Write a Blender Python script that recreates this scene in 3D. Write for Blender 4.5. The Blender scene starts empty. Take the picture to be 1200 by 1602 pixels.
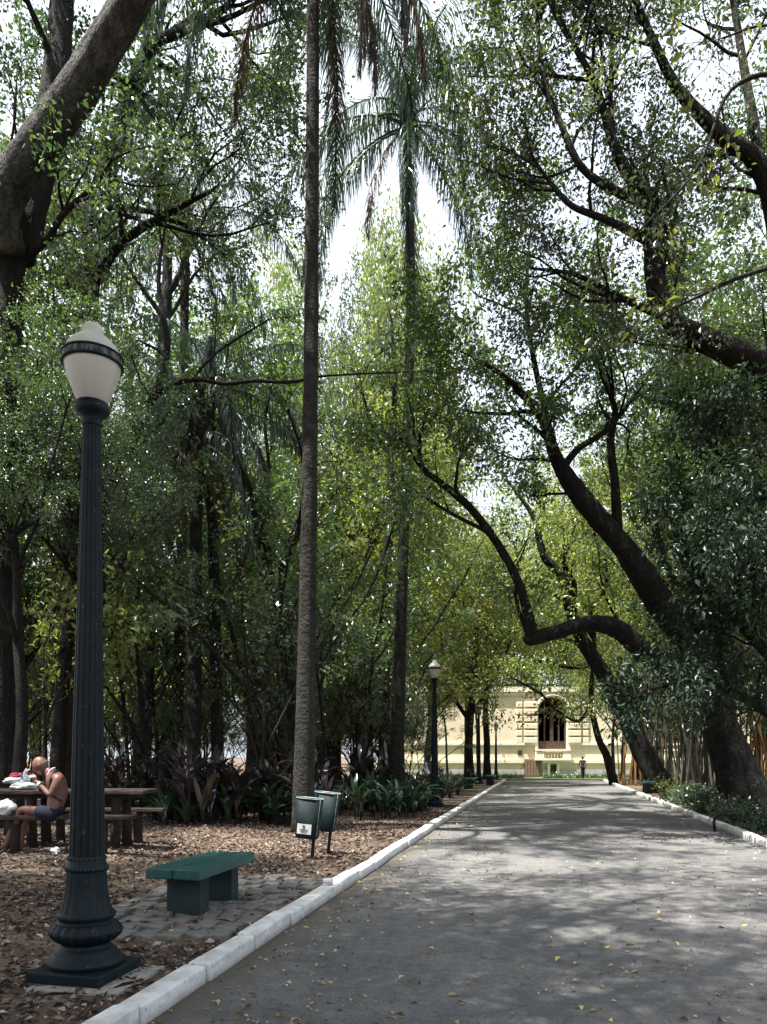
import bpy, bmesh, math, random
import numpy as np
from mathutils import Vector, Matrix, Euler

R = math.radians
SC = bpy.context.scene
COL = SC.collection
rng = np.random.default_rng(11)
random.seed(5)

# ------------------------------------------------------------------ camera, sky, sun, exposure
EYE = 1.40                                   # eye height in metres
cam_d = bpy.data.cameras.new('camera')
cam = bpy.data.objects.new('camera', cam_d); COL.objects.link(cam)
cam.location = (0, 0, EYE); cam.rotation_euler = (R(90), 0, 0)
cam_d.sensor_fit = 'HORIZONTAL'; cam_d.sensor_width = 36; cam_d.lens = 36
cam_d.shift_y = 0.319; cam_d.clip_end = 2000
SC.camera = cam

SUN_DIR = Vector((-0.30, -0.17, 0.93)).normalized()      # towards the sun
sun_el = math.asin(SUN_DIR.z); sun_az = math.atan2(SUN_DIR.x, SUN_DIR.y)
W = bpy.data.worlds.new('World'); SC.world = W; W.use_nodes = True
wn = W.node_tree.nodes; wl = W.node_tree.links; wn.clear()
sky = wn.new('ShaderNodeTexSky'); sky.sky_type = 'NISHITA'; sky.sun_disc = False
sky.sun_elevation = sun_el; sky.sun_rotation = sun_az
sky.air_density = 1.0; sky.dust_density = 7.0; sky.ozone_density = 1.0
bgn = wn.new('ShaderNodeBackground'); bgn.inputs['Strength'].default_value = 0.15
won = wn.new('ShaderNodeOutputWorld')
# thin white high cloud over the blue, uneven but everywhere
wtc = wn.new('ShaderNodeTexCoord'); wno = wn.new('ShaderNodeTexNoise'); wno.inputs['Scale'].default_value = 2.2; wno.inputs['Detail'].default_value = 6
wl.new(wtc.outputs['Generated'], wno.inputs['Vector'])
wmr = wn.new('ShaderNodeMapRange'); wmr.inputs[1].default_value = .3; wmr.inputs[2].default_value = .6; wmr.inputs[3].default_value = .35; wmr.inputs[4].default_value = .9
wl.new(wno.outputs['Fac'], wmr.inputs[0])
wmx = wn.new('ShaderNodeMix'); wmx.data_type = 'RGBA'; wl.new(wmr.outputs[0], wmx.inputs['Factor'])
wl.new(sky.outputs[0], wmx.inputs['A']); wmx.inputs['B'].default_value = (3.1, 3.35, 3.65, 1)
wl.new(wmx.outputs['Result'], bgn.inputs['Color']); wl.new(bgn.outputs[0], won.inputs['Surface'])

sun_d = bpy.data.lights.new('sun', 'SUN'); sun_d.energy = 5.0; sun_d.angle = R(0.5); sun_d.color = (1.0, 0.96, 0.89)
sun = bpy.data.objects.new('sun', sun_d); COL.objects.link(sun)
sun.rotation_euler = SUN_DIR.to_track_quat('Z', 'Y').to_euler(); sun.location = (-20, -20, 60)

SC.view_settings.view_transform = 'Standard'; SC.view_settings.look = 'None'
SC.view_settings.exposure = 1.65; SC.view_settings.gamma = 1; SC.view_settings.use_curve_mapping = False
SC.render.engine = 'CYCLES'
cy = SC.cycles
cy.max_bounces = 8; cy.diffuse_bounces = 6; cy.glossy_bounces = 2; cy.transmission_bounces = 6; cy.transparent_max_bounces = 4
cy.use_denoising = True; cy.caustics_reflective = False; cy.caustics_refractive = False

# ------------------------------------------------------------------ helpers
class MB:
    def __init__(s): s.v = []; s.q = []; s.t = []; s.n = 0
    def add(s, v, q=None, t=None):
        v = np.asarray(v, float).reshape(-1, 3)
        if q is not None and len(q): s.q.append(np.asarray(q, np.int64).reshape(-1, 4) + s.n)
        if t is not None and len(t): s.t.append(np.asarray(t, np.int64).reshape(-1, 3) + s.n)
        s.v.append(v); s.n += len(v); return s
    def mesh(s, name, off=(0, 0, 0), smooth=True):
        v = np.concatenate(s.v) - np.array(off)
        q = np.concatenate(s.q) if s.q else np.zeros((0, 4), np.int64)
        t = np.concatenate(s.t) if s.t else np.zeros((0, 3), np.int64)
        me = bpy.data.meshes.new(name)
        me.vertices.add(len(v)); me.vertices.foreach_set('co', v.astype(np.float32).ravel())
        nl = q.size + t.size; me.loops.add(nl)
        me.loops.foreach_set('vertex_index', np.concatenate([q.ravel(), t.ravel()]).astype(np.int32))
        npoly = len(q) + len(t); me.polygons.add(npoly)
        st = np.concatenate([np.arange(len(q)) * 4, q.size + np.arange(len(t)) * 3]).astype(np.int32)
        me.polygons.foreach_set('loop_start', st)
        me.update(calc_edges=True); me.validate()
        me.polygons.foreach_set('use_smooth', np.full(len(me.polygons), smooth, bool))
        return me
    def build(s, name, mat, parent=None, off=(0, 0, 0), smooth=True):
        return link(name, s.mesh(name, off, smooth), mat, parent)

def link(name, me, mat=None, parent=None):
    o = bpy.data.objects.new(name, me); COL.objects.link(o)
    if mat is not None and not me.materials: me.materials.append(mat)
    if parent is not None: o.parent = parent
    return o

def tag(o, label=None, cat=None, group=None, kind=None):
    if label: o['label'] = label
    if cat: o['category'] = cat
    if group: o['group'] = group
    if kind: o['kind'] = kind
    return o

def thing(name, label, cat, loc=(0, 0, 0), rz=0, group=None):
    o = bpy.data.objects.new(name, None); COL.objects.link(o)
    o.empty_display_size = .2; o.location = loc; o.rotation_euler = (0, 0, rz)
    return tag(o, label, cat, group)

def copy_thing(root, loc, rz=0, sc=1, label=None, group=None):
    def cp(o, par):
        c = o.copy(); COL.objects.link(c); c.parent = par
        for ch in list(o.children): cp(ch, c)
        return c
    c = cp(root, None); c.location = loc; c.rotation_euler = (0, 0, rz); c.scale = (sc, sc, sc) if np.isscalar(sc) else sc
    if label: c['label'] = label
    if group: c['group'] = group
    return c

def nrm(a): return a / np.maximum(np.linalg.norm(a, axis=-1, keepdims=True), 1e-9)

def box(mb, c, s, rz=0, jit=0):
    x, y, z = [k / 2 for k in s]
    v = np.array([(-x, -y, -z), (x, -y, -z), (x, y, -z), (-x, y, -z), (-x, -y, z), (x, -y, z), (x, y, z), (-x, y, z)], float)
    if jit: v += rng.uniform(-jit, jit, v.shape)
    if rz: v = v @ np.array([[math.cos(rz), math.sin(rz), 0], [-math.sin(rz), math.cos(rz), 0], [0, 0, 1]])
    mb.add(v + np.array(c), [(0, 3, 2, 1), (4, 5, 6, 7), (0, 1, 5, 4), (1, 2, 6, 5), (2, 3, 7, 6), (3, 0, 4, 7)])
    return mb

def bevel_box_mesh(name, s, b=.01, jit=0, seg=2):
    bm = bmesh.new(); bmesh.ops.create_cube(bm, size=1)
    for v in bm.verts:
        v.co = Vector((v.co.x * s[0] + random.uniform(-jit, jit), v.co.y * s[1] + random.uniform(-jit, jit), v.co.z * s[2] + random.uniform(-jit, jit)))
    bmesh.ops.bevel(bm, geom=bm.edges[:], offset=b, segments=seg, profile=.6, affect='EDGES')
    me = bpy.data.meshes.new(name); bm.to_mesh(me); bm.free()
    for p in me.polygons: p.use_smooth = False
    return me

def lathe(mb, prof, n=32, c=(0, 0, 0), flute=None):
    """prof: list of (r, z); flute(z)-> (depth, count)"""
    a = np.arange(n) * 2 * np.pi / n
    V = []
    for r, z in prof:
        rr = np.full(n, r)
        if flute:
            dpt, cnt = flute(z)
            if dpt: rr = r * (1 - dpt * (np.abs(np.sin(a * cnt / 2)) ** .5 < .72))
        V.append(np.stack([rr * np.cos(a) + c[0], rr * np.sin(a) + c[1], np.full(n, z + c[2])], 1))
    m = len(prof); idx = np.arange(m * n).reshape(m, n)
    q = np.stack([idx[:-1], np.roll(idx[:-1], -1, 1), np.roll(idx[1:], -1, 1), idx[1:]], -1).reshape(-1, 4)
    return mb.add(np.concatenate(V), q)

def tube(mb, pts, rad, n=8, cap=True, rough=0):
    pts = np.asarray(pts, float); rad = np.broadcast_to(np.asarray(rad, float), (len(pts),))
    tg = nrm(np.gradient(pts, axis=0))
    ref = np.array([0, 0, 1.]) if abs(tg[0][2]) < .9 else np.array([1., 0, 0])
    u = nrm(np.cross(tg[0], ref)); us = []
    for t in tg:
        u = nrm(u - t * np.dot(u, t)); us.append(u)
    us = np.array(us); vs = np.cross(tg, us)
    a = np.arange(n) * 2 * np.pi / n
    rr = rad[:, None] * np.ones((1, n))
    if rough:
        k = np.arange(len(pts))[:, None]; ph = rng.uniform(0, 6.28, 4)
        rid = .5 * np.sin(3 * a + ph[0] + k * .12) + .35 * np.sin(5 * a + ph[1] - k * .17) + .3 * np.sin(2 * a + ph[2] + k * .31)
        rr = rr * (1 + rough * (1.6 * rid * (rad[:, None] > .06) + rng.normal(0, .8, rr.shape)))
    V = pts[:, None] + rr[..., None] * (np.cos(a)[None, :, None] * us[:, None] + np.sin(a)[None, :, None] * vs[:, None])
    m = len(pts); idx = np.arange(m * n).reshape(m, n)
    q = np.stack([idx[:-1], np.roll(idx[:-1], -1, 1), np.roll(idx[1:], -1, 1), idx[1:]], -1).reshape(-1, 4)
    V = V.reshape(-1, 3); t = None
    if cap and n > 2:
        V = np.concatenate([V, pts[-1:] + tg[-1:] * rad[-1] * .6, pts[:1]])
        k = m * n; l = idx[-1]; f = idx[0]
        t = np.concatenate([np.stack([l, np.roll(l, -1), np.full(n, k)], 1), np.stack([np.roll(f, -1), f, np.full(n, k + 1)], 1)])
    return mb.add(V, q, t)

def spline(P, k=5):
    P = np.asarray(P, float)
    if len(P) < 3: k2 = k; return np.array([P[0] + (P[-1] - P[0]) * i / k2 for i in range(k2 + 1)])
    E = np.concatenate([[2 * P[0] - P[1]], P, [2 * P[-1] - P[-2]]]); out = []
    for i in range(1, len(E) - 2):
        a, b, c, d = E[i - 1:i + 3]
        for j in range(k):
            t = j / k
            out.append(.5 * (2 * b + (c - a) * t + (2 * a - 5 * b + 4 * c - d) * t * t + (3 * b - a - 3 * c + d) * t ** 3))
    return np.array(out + [P[-1]])

# place maths: sight lines of the photograph turned into metres at a chosen distance
def P(px, py, Y): return np.array([(px - 600) / 1200 * Y, Y, EYE - (py - 1184) / 1200 * Y])
AL, AR, SL = -2.083, 3.425, 0.2075           # left and right edge of the path: X = A + SL * Y
PEND = 43.5
PATH_ROT = -math.atan(SL)
def sstep(a, b, x):
    t = np.clip((np.asarray(x, float) - a) / (b - a), 0, 1); return t * t * (3 - 2 * t)
def gz(y): return -0.40 * sstep(43, 62, y)
def us(u, s, z=0.): return np.array([AL + u + SL * s, s, z])
WID = AR - AL
def ground_h(u, s):
    u = np.asarray(u, float); s = np.asarray(s, float)
    side = np.where((u < -.155) | (u > WID + .155), .06, -.08)
    out = np.where((u < -.155), -u - .3, u - WID - .3)
    bump = .05 * np.sin(u * 1.3 + s * .7) * np.sin(s * 1.1 - u * .5) * np.clip(out / 2, 0, 1) + .03 * np.clip(out / 6, 0, 1.5)
    h = np.where(s < PEND + .6, side + np.where(side > 0, bump, 0), np.where(s < 57, -.03, .03))
    return h + gz(s)
def gxy(x, y): return float(ground_h(x - AL - SL * y, y))
def at(px, Y): x = (px - 600) / 1200 * Y; return np.array([x, Y, gxy(x, Y)])
def G(px, py):
    Y = EYE * 1200 / (py - 1184)
    for _ in range(4): x = (px - 600) / 1200 * Y; Y = (EYE - gxy(x, Y)) * 1200 / (py - 1184)
    x = (px - 600) / 1200 * Y; return np.array([x, Y, gxy(x, Y)])

# ------------------------------------------------------------------ materials
def nodes(name):
    m = bpy.data.materials.new(name); m.use_nodes = True
    nt = m.node_tree; nt.nodes.clear(); return m, nt.nodes, nt.links
def ramp(N, stops):
    r = N.new('ShaderNodeValToRGB'); e = r.color_ramp.elements
    while len(e) < len(stops): e.new(.5)
    for k, (p, c) in enumerate(stops): e[k].position = p; e[k].color = (*c, 1)
    return r
def mat(name, stops, scale=5, rough=.8, bump=.2, bscale=30, detail=6, stretch=(1, 1, 1), metal=0, spec=.3, extra=None, bdist=.02):
    """noise coloured, noise bumped surface"""
    m, N, L = nodes(name)
    tc = N.new('ShaderNodeTexCoord'); mp = N.new('ShaderNodeMapping'); mp.inputs['Scale'].default_value = stretch
    L.new(tc.outputs['Object'], mp.inputs['Vector'])
    n1 = N.new('ShaderNodeTexNoise'); n1.inputs['Scale'].default_value = scale; n1.inputs['Detail'].default_value = detail
    n1.inputs['Roughness'].default_value = .65
    L.new(mp.outputs[0], n1.inputs['Vector'])
    cr = ramp(N, stops); L.new(n1.outputs['Fac'], cr.inputs[0])
    b = N.new('ShaderNodeBsdfPrincipled'); b.inputs['Roughness'].default_value = rough; b.inputs['Metallic'].default_value = metal
    b.inputs['Specular IOR Level'].default_value = spec
    col = cr.outputs[0]
    if extra: col = extra(N, L, tc, col)
    L.new(col, b.inputs['Base Color'])
    if bump:
        n2 = N.new('ShaderNodeTexNoise'); n2.inputs['Scale'].default_value = bscale; n2.inputs['Detail'].default_value = 5
        L.new(mp.outputs[0], n2.inputs['Vector'])
        bp = N.new('ShaderNodeBump'); bp.inputs['Strength'].default_value = bump; bp.inputs['Distance'].default_value = bdist
        L.new(n2.outputs['Fac'], bp.inputs['Height']); L.new(bp.outputs[0], b.inputs['Normal'])
    o = N.new('ShaderNodeOutputMaterial'); L.new(b.outputs[0], o.inputs[0]); return m

def leaf_mat(name, stops, trans=.4, tcol=(1.55, 1.6, .6), gloss=.08, rough=.35):
    """thin leaf: each leaf its own tone, light passing through it"""
    m, N, L = nodes(name)
    g = N.new('ShaderNodeNewGeometry'); cr = ramp(N, stops); L.new(g.outputs['Random Per Island'], cr.inputs[0])
    oi = N.new('ShaderNodeObjectInfo')
    hs = N.new('ShaderNodeHueSaturation'); L.new(cr.outputs[0], hs.inputs['Color'])
    mr = N.new('ShaderNodeMapRange'); mr.inputs[3].default_value = .75; mr.inputs[4].default_value = 1.25
    L.new(oi.outputs['Random'], mr.inputs[0]); L.new(mr.outputs[0], hs.inputs['Value'])
    mr2 = N.new('ShaderNodeMapRange'); mr2.inputs[3].default_value = .485; mr2.inputs[4].default_value = .515
    L.new(oi.outputs['Random'], mr2.inputs[0]); L.new(mr2.outputs[0], hs.inputs['Hue'])
    d = N.new('ShaderNodeBsdfDiffuse'); L.new(hs.outputs[0], d.inputs['Color'])
    mx = N.new('ShaderNodeMix'); mx.data_type = 'RGBA'; mx.blend_type = 'MULTIPLY'; mx.inputs['Factor'].default_value = 1
    L.new(hs.outputs[0], mx.inputs['A']); mx.inputs['B'].default_value = (*tcol, 1)
    t = N.new('ShaderNodeBsdfTranslucent'); L.new(mx.outputs['Result'], t.inputs['Color'])
    m1 = N.new('ShaderNodeMixShader'); m1.inputs[0].default_value = trans; L.new(d.outputs[0], m1.inputs[1]); L.new(t.outputs[0], m1.inputs[2])
    gl = N.new('ShaderNodeBsdfGlossy'); gl.inputs['Roughness'].default_value = rough; gl.inputs['Color'].default_value = (.9, .95, 1, 1)
    m2 = N.new('ShaderNodeMixShader'); m2.inputs[0].default_value = gloss; L.new(m1.outputs[0], m2.inputs[1]); L.new(gl.outputs[0], m2.inputs[2])
    o = N.new('ShaderNodeOutputMaterial'); L.new(m2.outputs[0], o.inputs[0]); return m

def island_mat(name, stops, rough=.8, spec=.2, bump=0):
    m, N, L = nodes(name)
    g = N.new('ShaderNodeNewGeometry'); cr = ramp(N, stops); L.new(g.outputs['Random Per Island'], cr.inputs[0])
    b = N.new('ShaderNodeBsdfPrincipled'); b.inputs['Roughness'].default_value = rough; b.inputs['Specular IOR Level'].default_value = spec
    L.new(cr.outputs[0], b.inputs['Base Color'])
    o = N.new('ShaderNodeOutputMaterial'); L.new(b.outputs[0], o.inputs[0]); return m

def asphalt_extra(N, L, tc, col):
    # aggregate speckle, worn patches and the strip of washed-in earth along the left kerb
    v = N.new('ShaderNodeTexVoronoi'); v.inputs['Scale'].default_value = 70; L.new(tc.outputs['Object'], v.inputs['Vector'])
    sp = ramp(N, [(0, (.55, .55, .56)), (.5, (1, 1, 1)), (1, (1.25, 1.2, 1.15))]); L.new(v.outputs['Color'], sp.inputs[0])
    m1 = N.new('ShaderNodeMix'); m1.data_type = 'RGBA'; m1.blend_type = 'MULTIPLY'; m1.inputs['Factor'].default_value = .8
    L.new(col, m1.inputs['A']); L.new(sp.outputs[0], m1.inputs['B'])
    n = N.new('ShaderNodeTexNoise'); n.inputs['Scale'].default_value = .55; n.inputs['Detail'].default_value = 7; n.inputs['Roughness'].default_value = .7
    L.new(tc.outputs['Object'], n.inputs['Vector'])
    pr = ramp(N, [(.42, (.78, .79, .8)), (.6, (1.15, 1.12, 1.08))]); L.new(n.outputs['Fac'], pr.inputs[0])
    m2 = N.new('ShaderNodeMix'); m2.data_type = 'RGBA'; m2.blend_type = 'MULTIPLY'; m2.inputs['Factor'].default_value = 1
    L.new(m1.outputs['Result'], m2.inputs['A']); L.new(pr.outputs[0], m2.inputs['B'])
    sx = N.new('ShaderNodeSeparateXYZ'); L.new(tc.outputs['Object'], sx.inputs[0])
    a = N.new('ShaderNodeMath'); a.operation = 'MULTIPLY_ADD'; a.inputs[1].default_value = -SL; L.new(sx.outputs['Y'], a.inputs[0]); L.new(sx.outputs['X'], a.inputs[2])
    n3 = N.new('ShaderNodeTexNoise'); n3.inputs['Scale'].default_value = 2.2; n3.inputs['Detail'].default_value = 6; L.new(tc.outputs['Object'], n3.inputs['Vector'])
    b = N.new('ShaderNodeMath'); b.operation = 'MULTIPLY_ADD'; b.inputs[1].default_value = .5; L.new(n3.outputs['Fac'], b.inputs[0]); L.new(a.outputs[0], b.inputs[2])
    mr = N.new('ShaderNodeMapRange'); mr.inputs[1].default_value = AL + .3; mr.inputs[2].default_value = AL + .6; mr.inputs[3].default_value = .8; mr.inputs[4].default_value = 0
    L.new(b.outputs[0], mr.inputs[0])
    m3 = N.new('ShaderNodeMix'); m3.data_type = 'RGBA'; L.new(mr.outputs[0], m3.inputs['Factor']); L.new(m2.outputs['Result'], m3.inputs['A']); m3.inputs['B'].default_value = (.095, .082, .066, 1)
    nw = N.new('ShaderNodeTexNoise'); nw.inputs['Scale'].default_value = 1.6; nw.inputs['Detail'].default_value = 5; L.new(tc.outputs['Object'], nw.inputs['Vector'])
    av = N.new('ShaderNodeVectorMath'); av.operation = 'ADD'; L.new(tc.outputs['Object'], av.inputs[0]); L.new(nw.outputs['Color'], av.inputs[1])
    cv = N.new('ShaderNodeTexVoronoi'); cv.feature = 'DISTANCE_TO_EDGE'; cv.inputs['Scale'].default_value = .55; L.new(av.outputs[0], cv.inputs['Vector'])
    ck = ramp(N, [(0, (.35, .35, .35)), (.012, (1, 1, 1))]); L.new(cv.outputs['Distance'], ck.inputs[0])
    ms = ramp(N, [(.48, (0, 0, 0)), (.58, (.9, .9, .9))]); L.new(n.outputs['Fac'], ms.inputs[0])
    m4 = N.new('ShaderNodeMix'); m4.data_type = 'RGBA'; m4.blend_type = 'MULTIPLY'; L.new(ms.outputs[0], m4.inputs['Factor']); L.new(m3.outputs['Result'], m4.inputs['A']); L.new(ck.outputs[0], m4.inputs['B'])
    return m4.outputs['Result']

def bark_extra(N, L, tc, col):
    n = N.new('ShaderNodeTexNoise'); n.inputs['Scale'].default_value = 2.3; n.inputs['Detail'].default_value = 9; n.inputs['Roughness'].default_value = .75
    L.new(tc.outputs['Object'], n.inputs['Vector']); f = ramp(N, [(.56, (0, 0, 0)), (.68, (.75, .75, .75))]); L.new(n.outputs['Fac'], f.inputs[0])
    m1 = N.new('ShaderNodeMix'); m1.data_type = 'RGBA'; L.new(f.outputs[0], m1.inputs['Factor']); L.new(col, m1.inputs['A']); m1.inputs['B'].default_value = (.10, .105, .085, 1)
    mp = N.new('ShaderNodeMapping'); mp.inputs['Scale'].default_value = (1, 1, .22); L.new(tc.outputs['Object'], mp.inputs['Vector'])
    v = N.new('ShaderNodeTexVoronoi'); v.feature = 'DISTANCE_TO_EDGE'; v.inputs['Scale'].default_value = 16; L.new(mp.outputs[0], v.inputs['Vector'])
    c = ramp(N, [(.0, (.35, .35, .35)), (.12, (1, 1, 1))]); L.new(v.outputs['Distance'], c.inputs[0])
    m2 = N.new('ShaderNodeMix'); m2.data_type = 'RGBA'; m2.blend_type = 'MULTIPLY'; m2.inputs['Factor'].default_value = .8; L.new(m1.outputs['Result'], m2.inputs['A']); L.new(c.outputs[0], m2.inputs['B'])
    return m2.outputs['Result']
def kerb_extra(N, L, tc, col):
    # chips through the paint, scuffs and splashed mud low on the face
    n = N.new('ShaderNodeTexNoise'); n.inputs['Scale'].default_value = 26; n.inputs['Detail'].default_value = 6; L.new(tc.outputs['Object'], n.inputs['Vector'])
    f = ramp(N, [(.63, (0, 0, 0)), (.69, (.6, .6, .6))]); L.new(n.outputs['Fac'], f.inputs[0])
    m1 = N.new('ShaderNodeMix'); m1.data_type = 'RGBA'; L.new(f.outputs[0], m1.inputs['Factor']); L.new(col, m1.inputs['A']); m1.inputs['B'].default_value = (.24, .22, .2, 1)
    sx = N.new('ShaderNodeSeparateXYZ'); L.new(tc.outputs['Object'], sx.inputs[0])
    oi = N.new('ShaderNodeObjectInfo'); ad = N.new('ShaderNodeVectorMath'); ad.operation = 'ADD'; L.new(tc.outputs['Object'], ad.inputs[0]); L.new(oi.outputs['Location'], ad.inputs[1])
    n2 = N.new('ShaderNodeTexNoise'); n2.inputs['Scale'].default_value = 5; n2.inputs['Detail'].default_value = 8; L.new(ad.outputs[0], n2.inputs['Vector'])
    a = N.new('ShaderNodeMath'); a.operation = 'MULTIPLY_ADD'; a.inputs[1].default_value = -.16; L.new(n2.outputs['Fac'], a.inputs[0]); L.new(sx.outputs['Z'], a.inputs[2])
    mr = N.new('ShaderNodeMapRange'); mr.inputs[1].default_value = -.045; mr.inputs[2].default_value = .02; mr.inputs[3].default_value = .8; mr.inputs[4].default_value = 0; L.new(a.outputs[0], mr.inputs[0])
    m2 = N.new('ShaderNodeMix'); m2.data_type = 'RGBA'; L.new(mr.outputs[0], m2.inputs['Factor']); L.new(m1.outputs['Result'], m2.inputs['A']); m2.inputs['B'].default_value = (.22, .19, .16, 1)
    f3 = ramp(N, [(.38, (.72, .7, .68)), (.55, (1, 1, 1))]); L.new(n2.outputs['Fac'], f3.inputs[0])
    m3 = N.new('ShaderNodeMix'); m3.data_type = 'RGBA'; m3.blend_type = 'MULTIPLY'; m3.inputs['Factor'].default_value = .9; L.new(m2.outputs['Result'], m3.inputs['A']); L.new(f3.outputs[0], m3.inputs['B'])
    return m3.outputs['Result']
def paint_extra(N, L, tc, col):
    # dust, chips and rusty scuffs on painted iron and wood
    n = N.new('ShaderNodeTexNoise'); n.inputs['Scale'].default_value = 7; n.inputs['Detail'].default_value = 10; n.inputs['Roughness'].default_value = .75; L.new(tc.outputs['Object'], n.inputs['Vector'])
    f = ramp(N, [(.52, (0, 0, 0)), (.75, (.5, .5, .5))]); L.new(n.outputs['Fac'], f.inputs[0])
    m1 = N.new('ShaderNodeMix'); m1.data_type = 'RGBA'; L.new(f.outputs[0], m1.inputs['Factor']); L.new(col, m1.inputs['A']); m1.inputs['B'].default_value = (.02, .028, .031, 1)
    n2 = N.new('ShaderNodeTexNoise'); n2.inputs['Scale'].default_value = 31; n2.inputs['Detail'].default_value = 6; L.new(tc.outputs['Object'], n2.inputs['Vector'])
    f2 = ramp(N, [(.66, (0, 0, 0)), (.70, (.8, .8, .8))]); L.new(n2.outputs['Fac'], f2.inputs[0])
    m2 = N.new('ShaderNodeMix'); m2.data_type = 'RGBA'; L.new(f2.outputs[0], m2.inputs['Factor']); L.new(m1.outputs['Result'], m2.inputs['A']); m2.inputs['B'].default_value = (.10, .06, .04, 1)
    return m2.outputs['Result']
M = {}
M['asphalt'] = mat('asphalt', [(.3, (.095, .098, .103)), (.7, (.16, .158, .156))], scale=9, rough=.9, bump=.35, bscale=120, extra=asphalt_extra, bdist=.006)
M['soil'] = mat('soil', [(.3, (.05, .034, .024)), (.5, (.10, .072, .052)), (.7, (.2, .15, .11))], scale=3, rough=.95, bump=.6, bscale=14, bdist=.04)
M['grass_soil'] = mat('turf', [(.3, (.05, .085, .03)), (.7, (.1, .13, .05))], scale=4, rough=.95, bump=.5, bscale=30)
M['plaza'] = mat('plaza_paving', [(.3, (.3, .28, .25)), (.7, (.42, .39, .35))], scale=2, rough=.9, bump=.2)
M['kerb'] = mat('kerb_paint', [(.32, (.5, .51, .51)), (.42, (.68, .7, .7)), (.7, (.76, .77, .77))], scale=7, rough=.75, bump=.7, bscale=35, detail=9, bdist=.012, extra=kerb_extra)
M['concrete'] = mat('concrete', [(.3, (.2, .19, .17)), (.7, (.38, .36, .33))], scale=9, rough=.9, bump=.4, bscale=50, bdist=.01)
M['stone'] = mat('paving_stone', [(.3, (.08, .078, .075)), (.7, (.19, .18, .168))], scale=7, rough=.85, bump=.6, bscale=30, bdist=.015)
M['iron'] = mat('green_black_iron', [(.35, (.0015, .006, .009)), (.65, (.003, .011, .016))], scale=14, rough=.55, bump=.2, bscale=60, spec=.24, bdist=.004, extra=paint_extra)
M['bench'] = mat('green_bench_paint', [(.35, (.004, .045, .045)), (.6, (.008, .075, .074)), (.75, (.03, .11, .105))], scale=5, rough=.5, bump=.3, bscale=22, stretch=(4, .6, 4), spec=.5, bdist=.006, extra=paint_extra)
M['bench_leg'] = mat('shade_dark_bench_leg', [(.35, (.008, .02, .02)), (.7, (.02, .04, .038))], scale=8, rough=.7, bump=.4, bscale=25, bdist=.01)  # shade under the seat is put into this darker leg colour
M['bin'] = mat('bin_green_metal', [(.35, (.002, .009, .010)), (.7, (.004, .015, .016))], scale=8, rough=.65, bump=.25, spec=.22, bscale=9)
M['bin_edge'] = mat('worn_bin_edge', [(.35, (.03, .10, .09)), (.6, (.3, .36, .34))], scale=20, rough=.5, bump=0)
M['sticker'] = mat('white_sticker', [(.35, (.55, .56, .54)), (.7, (.68, .69, .67))], scale=15, rough=.6, bump=0)
M['ink'] = mat('dark_print', [(.4, (.05, .04, .05)), (.6, (.09, .07, .08))], scale=30, rough=.7, bump=0)
M['bark'] = mat('dark_bark', [(.3, (.010, .009, .008)), (.6, (.026, .023, .02)), (.8, (.06, .055, .048))], scale=4, rough=.95, bump=1.0, bscale=16, stretch=(3, 3, .8), bdist=.08, extra=bark_extra)
M['bark_pale'] = mat('pale_bark', [(.3, (.025, .024, .022)), (.5, (.07, .067, .062)), (.72, (.17, .165, .155))], scale=3, rough=.95, bump=1.0, bscale=16, stretch=(2, 2, .9), bdist=.08, extra=bark_extra)
M['bark_mid'] = mat('brown_bark', [(.3, (.02, .017, .014)), (.7, (.06, .05, .042))], scale=4, rough=.95, bump=1.0, bscale=16, stretch=(3, 3, .8), bdist=.08, extra=bark_extra)
M['palm_bark'] = mat('palm_bark', [(.3, (.010, .010, .009)), (.55, (.028, .027, .023)), (.75, (.06, .058, .05))], scale=3, rough=.95, bump=.8, bscale=9, stretch=(2, 2, 2.2), bdist=.04)
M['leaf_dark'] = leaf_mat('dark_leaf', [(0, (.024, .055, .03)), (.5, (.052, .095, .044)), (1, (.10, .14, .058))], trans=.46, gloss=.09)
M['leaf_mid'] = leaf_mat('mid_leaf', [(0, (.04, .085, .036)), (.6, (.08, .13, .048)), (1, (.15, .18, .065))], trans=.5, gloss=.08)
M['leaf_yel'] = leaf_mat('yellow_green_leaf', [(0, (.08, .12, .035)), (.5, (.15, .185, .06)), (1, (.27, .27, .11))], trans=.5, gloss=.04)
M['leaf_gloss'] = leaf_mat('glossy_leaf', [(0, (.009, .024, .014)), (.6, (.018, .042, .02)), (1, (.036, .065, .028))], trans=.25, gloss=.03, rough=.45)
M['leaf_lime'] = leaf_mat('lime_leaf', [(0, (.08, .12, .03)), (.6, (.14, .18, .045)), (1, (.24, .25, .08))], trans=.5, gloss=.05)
M['frond'] = leaf_mat('palm_leaflet', [(0, (.016, .042, .026)), (.6, (.028, .065, .032)), (1, (.06, .09, .04))], trans=.3, gloss=.07)
M['frond_dead'] = leaf_mat('dead_leaflet', [(0, (.06, .042, .03)), (1, (.16, .12, .09))], trans=.2, tcol=(1, .9, .7), gloss=.03)
M['purple'] = leaf_mat('purple_strap_leaf', [(0, (.018, .015, .02)), (.5, (.034, .024, .03)), (.8, (.035, .045, .035)), (1, (.13, .13, .05))], trans=.28, tcol=(1.6, 1, .8), gloss=.13, rough=.3)
M['strap'] = leaf_mat('green_strap_leaf', [(0, (.015, .035, .025)), (.6, (.03, .06, .035)), (1, (.07, .1, .04))], trans=.25, gloss=.16, rough=.28)
M['bamboo'] = mat('bamboo_culm', [(.3, (.18, .10, .035)), (.6, (.34, .2, .07)), (.8, (.42, .28, .11))], scale=3, rough=.5, bump=.1, stretch=(1, 1, .3))
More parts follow.
